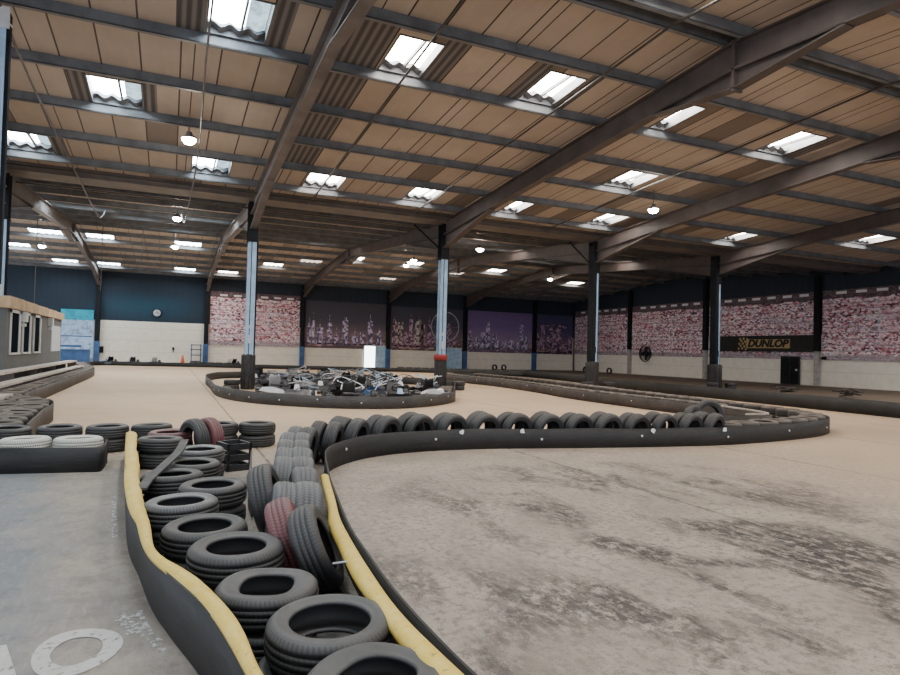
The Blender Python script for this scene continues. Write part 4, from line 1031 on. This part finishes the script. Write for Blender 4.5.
# ------------------------------------------------------------------ karts
def make_kart(body='black_plastic', plate='white_plastic', seatm='black_plastic'):
    t = thing('go_kart', '', 'kart')
    bm = B(); P = .022
    for s in (-1, 1): add_tube(bm, [(s*.32, -.72, .10), (s*.34, -.1, .10), (s*.24, .55, .11), (s*.16, .78, .12)], P, 6)
    for y, w in ((-.7, .34), (-.25, .34), (.3, .29), (.75, .17)): add_tube(bm, [(-w, y, .10), (w, y, .10)], P, 6)
    add_tube(bm, [(-.52, -.52, .14), (.52, -.52, .14)], .02, 8); add_tube(bm, [(-.5, .55, .13), (.5, .55, .13)], .014, 6)
    add_box(bm, (-.22, -.1, .075), (.22, .7, .085)); obj('chassis', bm, 'kart_tube', t)
    for s in (-1, 1):
        for y, r, w in ((-.52, .14, .19), (.55, .13, .13)):
            bm = B(); Mx_ = Matrix.Translation((s*(.56 if y < 0 else .52), y, r)) @ Matrix.Rotation(PI/2, 4, 'Y')
            add_lathe(bm, [(.001, -w*.3), (.06, -w*.3), (.07, -w/2), (r-.02, -w/2), (r, -w*.35), (r, w*.35), (r-.02, w/2), (.07, w/2), (.06, w*.3), (.001, w*.3)], 16, Mx_); obj('wheel', bm, 'black_plastic', t)
    bm = B(); seat = []
    for i, (y, z, w) in enumerate(((.12, .14, .13), (.0, .12, .17), (-.15, .13, .19), (-.27, .22, .20), (-.33, .38, .20), (-.38, .55, .17), (-.40, .62, .12))):
        seat.append([bm.verts.new((w*math.sin(a), y+.02*abs(math.sin(a)), z+.10*(1-math.cos(a))*(1 if i < 4 else .2)+(.06*(1-math.cos(a)) if i >= 4 else 0))) for a in [math.radians(-80+160*k/8) for k in range(9)]])
    for a, b in zip(seat, seat[1:]):
        for k in range(8): bm.faces.new((a[k], a[k+1], b[k+1], b[k])).smooth = True
    r_ = bmesh.ops.solidify(bm, geom=bm.faces[:], thickness=.015); so = obj('seat', bm, seatm, t)
    bm = B(); c = Vector((0, .22, .46)); ax = Vector((0, -.75, .66))
    e1 = Vector((1, 0, 0)); e2 = ax.cross(e1)
    add_tube(bm, [c+e1*.15*math.cos(a)+e2*.15*math.sin(a) for a in [2*PI*i/20 for i in range(20)]], .014, 6, closed=True)
    for a in (0, 2.1, 4.2): add_tube(bm, [c, c+e1*.15*math.cos(a)+e2*.15*math.sin(a)], .010, 5)
    add_tube(bm, [c, (0, .55, .13)], .012, 6); obj('steering_wheel', bm, 'black_plastic', t)
    bm = B()  # front nose
    pr = [(-.48, .62, .06), (-.40, .80, .07), (-.2, .90, .08), (0, .93, .08), (.2, .90, .08), (.40, .80, .07), (.48, .62, .06)]
    lo = [bm.verts.new(q) for q in pr]; hi = [bm.verts.new((x*.9, y-.03, z+.17)) for x, y, z in pr]; tp = [bm.verts.new((x*.7, y-.16, z+.22)) for x, y, z in pr]
    for A_, B_ in ((lo, hi), (hi, tp)):
        for k in range(6): bm.faces.new((A_[k], A_[k+1], B_[k+1], B_[k])).smooth = True
    bmesh.ops.solidify(bm, geom=bm.faces[:], thickness=.015); obj('nose', bm, body, t)
    bm = B(); q = [(-.10, .66, .27), (.10, .66, .27), (.07, .56, .44), (-.07, .56, .44)]
    bm.faces.new([bm.verts.new(v) for v in q]); bmesh.ops.subdivide_edges(bm, edges=bm.edges[:], cuts=2, use_grid_fill=True)
    bmesh.ops.solidify(bm, geom=bm.faces[:], thickness=.02); obj('number_panel', bm, plate, t)
    for s in (-1, 1):
        bm = B(); pr2 = [(-.36, .06), (-.3, .2), (0, .23), (.26, .2), (.36, .06)]
        a_ = [bm.verts.new((s*.40, y, z)) for y, z in pr2]; b_ = [bm.verts.new((s*.64, y*.93, z-.01)) for y, z in pr2]
        for k in range(4): bm.faces.new((a_[k], a_[k+1], b_[k+1], b_[k]))
        bm.faces.new(a_); bm.faces.new(b_[::-1]); obj('side_pod', bm, body, t)
    bm = B(); add_tube(bm, [(-.60, -.3, .17), (-.62, -.7, .18), (-.5, -.86, .18), (.5, -.86, .18), (.62, -.7, .18), (.60, -.3, .17)], .03, 8)
    add_tube(bm, [(-.60, -.3, .09), (-.62, -.7, .1), (-.5, -.86, .1), (.5, -.86, .1), (.62, -.7, .1), (.60, -.3, .09)], .02, 6); obj('rear_bumper', bm, 'kart_tube', t)
    bm = B(); add_box(bm, (.24, -.42, .12), (.46, -.12, .32)); add_lathe(bm, [(.001, .46), (.07, .45), (.09, .40), (.09, .32), (.06, .3)], 12, Matrix.Translation((.34, -.28, 0)))
    add_tube(bm, [(.3, -.44, .26), (.1, -.56, .3), (-.16, -.6, .3)], .035, 8); obj('engine', bm, 'engine', t)
    return t
kp = [make_kart('black_plastic', 'white_plastic'), make_kart('white_plastic', 'white_plastic'), make_kart('blue_plastic', 'pale_plastic'), make_kart('black_plastic', 'pale_plastic', 'grey_plastic')]
ktree = [[(c, []) for c in kids(k)] for k in kp]
used = [False]*4
KD = ['dark kart with white number panel', 'white kart', 'blue kart', 'dark kart with grey seat']
def place_kart(i, x, y, rz, where, group='karts parked in the island'):
    lab = f'{KD[i]} {where}'
    if not used[i]:
        used[i] = True; k = kp[i]; k.location = (x, y, 0); k.rotation_euler = (0, 0, rz); k['label'] = lab; k['group'] = group
    else: dup(kp[i], (x, y, 0), rz, lab, group, ktree[i])
seq = [0, 3, 1, 0, 2, 0, 3, 0, 1, 0, 3, 2, 0, 1, 0, 3]
n = 0
colw = ['at the left end', 'left of the middle', 'near the middle', 'right of the middle', 'at the right end']
for j, y in enumerate((18.9, 21.0, 23.3, 26.6, 28.9, 31.)):
    roww = ['of the front row', 'of the second row', 'of the third row', 'of the fourth row', 'of the fifth row', 'of the back row'][j]
    for i in range(5):
        x = 3.5+1.52*i+(.35 if j % 2 else 0)
        if j == 0 and (x < 3.6 or x > 7.4): continue
        if j == 1 and x > 9.0: continue
        if j == 5 and not (3.5 < x < 7.5): continue
        if j >= 3 and j < 5 and x > 9.6: continue
        if j == 2 and x > 9.2: continue
        place_kart(seq[n % 16], x, y+random.uniform(-.1, .1), random.choice((0, PI))+random.uniform(-.22, .22), f'{colw[i]} {roww}'); n += 1
for i, x in enumerate((-4.0, -2.5, -1.0, 4.6)):
    place_kart([2, 1, 3, 1][i], x, 52.7+random.uniform(-.1, .1), .2+random.uniform(-.3, .3), f'parked by the white back wall, {["leftmost", "second", "third", "rightmost"][i]} of four', 'karts by the back wall')
BP = {}
for nm in ('white_plastic', 'kart_tube', 'black_plastic', 'grey_plastic', 'pale_plastic'):
    b_ = B(); add_tube(b_, catmull([(-.55, -.35, 0), (-.6, .05, .02), (-.45, .25, .03), (0, .3, .02), (.45, .25, .03), (.6, .05, .02), (.55, -.35, 0)], .12), .021, 7)
    add_tube(b_, [(-.5, .18, .02), (-.42, -.2, .10), (.42, -.2, .10), (.5, .18, .02)], .02, 6)
    BP[nm] = mesh('loose_bumper', b_, nm)
BN = {'white_plastic': 'white', 'kart_tube': 'bare metal', 'black_plastic': 'black', 'grey_plastic': 'grey', 'pale_plastic': 'pale blue'}
for i in range(34):
    nm = ['kart_tube', 'white_plastic', 'grey_plastic', 'kart_tube', 'black_plastic', 'pale_plastic'][i % 6]
    for _ in range(20):
        x = random.uniform(3.4, 9.6); y = random.uniform(19, 30)
        if x < .44*y-.6 and math.hypot(x-frame(1), y-25) > 1 and math.hypot(x-frame(0), y-25) > 1: break
    o = bpy.data.objects.new('loose_bumper', BP[nm]); C.objects.link(o); o.location = (x, y, random.uniform(.42, .62)); o.scale = (.85,)*3; o.rotation_euler = (random.uniform(-.5, .5), random.uniform(-.4, .4), random.uniform(0, 6.28))
    tag(o, f'loose {BN[nm]} tube bumper lying tangled on the karts in the island', 'bumper', 'loose bumpers heaped on the karts, '+BN[nm])
# loose white helmet shaped pods between karts
for i, (x, y, lab) in enumerate(((3.0, 20.2, 'loose white side pod lying at the left end of the kart island rim'), (7.9, 19.2, 'loose white panel lying on the kart island rim, right side'), (8.3, 19.6, 'pale loose bumper lying on tyres at the right end of the kart island'))):
    bm = B(); pr2 = [(-.4, 0), (-.36, .12), (0, .17), (.33, .12), (.42, 0)]
    a_ = [bm.verts.new((-.13, y_, z_)) for y_, z_ in pr2]; b_ = [bm.verts.new((.13, y_*.9, z_*.8)) for y_, z_ in pr2]
    for k in range(4): bm.faces.new((a_[k], a_[k+1], b_[k+1], b_[k]))
    bm.faces.new(a_); bm.faces.new(b_[::-1]); o = obj('loose_side_pod', bm, 'white_plastic', loc=(x, y, .2)); o.rotation_euler = (.1, .2, 1.+i); tag(o, lab, 'side pod')

# cone, rack
t = thing('traffic_cone', 'small orange traffic cone in front of the white back wall', 'cone', (.95, 51.9, 0))
bm = B(); add_lathe(bm, [(.03, .85), (.05, .85), (.19, .05), (.001, .05)], 16); obj('body', bm, 'orange', t)
bm = B(); add_box(bm, (-.24, -.24, 0), (.24, .24, .05)); obj('base', bm, 'orange', t)
t = thing('metal_rack', 'small dark blue metal rack by the second back wall post', 'rack', (2.0, 55.3, 0))
bm = B()
for x in (-.35, .35):
    for y in (-.25, .25): add_box(bm, (x-.03, y-.03, 0), (x+.03, y+.03, 1.7))
obj('upright', bm, 'mid_blue', t); bm = B()
for z in (.3, .8, 1.25, 1.62): add_box(bm, (-.4, -.28, z), (.4, .28, z+.06))
obj('shelf', bm, 'steel_black', t)
# debris by the right barrier
for i, (x, y, lab) in enumerate(((27.2, 21.5, 'heap of brown rubber scraps on the dark floor in front of the black door'), (28.5, 19.0, 'lower heap of brown rubber scraps right of the black door'))):
    bm = B()
    for q in range(9):
        a = random.uniform(0, 6.28); add_box(bm, (-.35, -.06, -.03), (.35, .06, .03), Matrix.Translation((random.uniform(-.4, .4), random.uniform(-.4, .4), .12+.03*q)) @ Matrix.Rotation(a, 4, 'Z') @ Matrix.Rotation(random.uniform(-.25, .25), 4, 'Y'))
    tag(obj('rubber_scraps', bm, 'belt_dusty', loc=(x, y, 0)), lab, 'scraps')

# ------------------------------------------------------------------ cabin on the left
CX = -4.6
t = thing('cabin', 'grey site cabin with narrow windows and a raw timber fascia at the left edge', 'cabin', (CX, 28.5, 0))
bm = B(); add_box(bm, (-3.4, -5.2, 0), (0, 5.6, 2.62)); obj('wall', bm, 'cabin', t)
bm = B()
for i in range(5): add_box(bm, (-.1, -5.3+2.2*i, 2.62), (.10, -5.3+2.2*i+2.16, 2.98-.015*i))
add_box(bm, (-3.4, -5.3, 2.62), (-.1, 5.65, 2.95)); obj('fascia', bm, 'timber', t)
for y0, y1 in ((-4.75, -3.35), (-2.9, -1.6), (-1.0, .3)):
    bm = B(); add_box(bm, (.0, y0, 1.2), (.05, y0+.05, 2.62)); add_box(bm, (.0, y1-.22, 1.2), (.05, y1, 2.62)); add_box(bm, (.0, y0, 1.16), (.06, y1, 1.22)); add_box(bm, (.0, y0, 2.5), (.05, y1, 2.6))
    f = obj('window', bm, 'white_metal', t)
    bm = B(); add_box(bm, (.0, y0+.05, 1.22), (.02, y1-.22, 2.5)); obj('pane', bm, 'glass_dark', f)
bm = B(); add_box(bm, (.0, 2.9, 1.2), (.03, 5.2, 2.3)); obj('notice_board', bm, 'paper', t)
for y in (-2.98+.0, 2.2):
    bm = B(); add_box(bm, (.0, y-.13, 2.25), (.16, y+.13, 2.58)); add_box(bm, (.0, y-.08, 2.1), (.12, y+.08, 2.2)); obj('wall_speaker', bm, 'white_metal', t)
# plank steps
for (x0, x1, z, y0, y1, lab) in ((-4.55, -4.12, .72, 18.6, 36., 'upper long pale plank step below the cabin'), (-4.06, -3.72, .50, 17.6, 35., 'lower long pale plank step below the cabin'),
                                 (-3.9, -3.55, .60, 13.5, 17.3, 'short near plank of the steps at the left edge'), (-3.5, -3.15, .42, 12.5, 16.9, 'short lower near plank of the steps at the left edge')):
    t = thing('plank_step', lab, 'step', ((x0+x1)/2, (y0+y1)/2, 0)); hx, hy = (x1-x0)/2, (y1-y0)/2
    bm = B(); add_box(bm, (-hx, -hy, z-.06), (hx, hy, z)); obj('plank', bm, 'plank', t)
    y = -hy+.2
    while y < hy: bm = B(); add_box(bm, (-hx+.03, y, 0), (hx-.03, y+.06, z-.06)); obj('support', bm, 'steel_dark', t); y += 3.4

# ------------------------------------------------------------------ floor paint
def poly(name, loops, lab, cat):
    bm = B()
    for lp_ in loops:
        bm.faces.new([bm.verts.new((x, y, .004)) for x, y in lp_])
    return tag(obj(name, bm, 'paint' if name == 'painted_letter' else 'paint_worn'), lab, cat)
bm = B(); c = (-.385, 3.80); N = 40; inn, out = [], []
for i in range(N):
    a = 2*PI*i/N; k = 1+.04*math.sin(3*a+1)
    out.append(bm.verts.new((c[0]+.205*k*math.cos(a), c[1]+.275*k*math.sin(a), .004))); inn.append(bm.verts.new((c[0]+.118*math.cos(a), c[1]+.165*k*math.sin(a), .004)))
for i in range(N): bm.faces.new((out[i], out[(i+1) % N], inn[(i+1) % N], inn[i]))
tag(obj('painted_letter', bm, 'paint'), 'worn white painted ring letter on the grey floor at the lower left', 'floor marking')
poly('painted_letter', [[(-.86, 3.98), (-.73, 4.0), (-.58, 3.5), (-.70, 3.4)]], 'cropped white painted letter stroke at the lower left corner', 'floor marking')
poly('paint_splash', [[(-.24, 4.12), (-.20, 4.25), (-.15, 4.19), (-.10, 4.26), (-.07, 4.08), (-.03, 3.9), (.05, 3.7), (.02, 3.6), (-.06, 3.78), (-.12, 3.93), (-.16, 3.9), (-.18, 4.02)]], 'worn white paint patch between the ring letter and the barrier', 'floor marking')
poly('painted_line', [[(-.50, 7.5), (-.45, 7.5), (-.34, 5.9), (-.38, 5.9)]], 'worn white painted line hugging the left belt barrier', 'floor marking')

# ------------------------------------------------------------------ light
w = bpy.data.worlds.new('world'); sc.world = w; w.use_nodes = True
bg = w.node_tree.nodes['Background']; bg.inputs[0].default_value = (.80, .88, 1., 1); bg.inputs[1].default_value = 1.8
def area(name, loc, size, energy, col, rot=(0, 0, 0)):
    l = bpy.data.lights.new(name, 'AREA'); l.shape = 'RECTANGLE'; l.size, l.size_y = size; l.energy = energy; l.color = col
    o = bpy.data.objects.new(name, l); C.objects.link(o); o.location = loc; o.rotation_euler = rot; return o
for i, (x, y, z, lab) in enumerate(LP):
    l = bpy.data.lights.new('lamp_light', 'SPOT'); l.energy = 2200; l.color = (1, .9, .75); l.spot_size = 2.4; l.spot_blend = .6; l.shadow_soft_size = .2
    o = bpy.data.objects.new('lamp_light', l); C.objects.link(o); o.location = (x, y, z-.03)
sc.view_settings.view_transform = 'AgX'
sc.view_settings.look = 'AgX - Base Contrast'
sc.view_settings.exposure = 0.2
sc.cycles.use_denoising = True
sc.cycles.max_bounces = 8; sc.cycles.diffuse_bounces = 5
sc.cycles.sample_clamp_indirect = 8
print('tyres', ntyre, 'objects', len(C.objects))
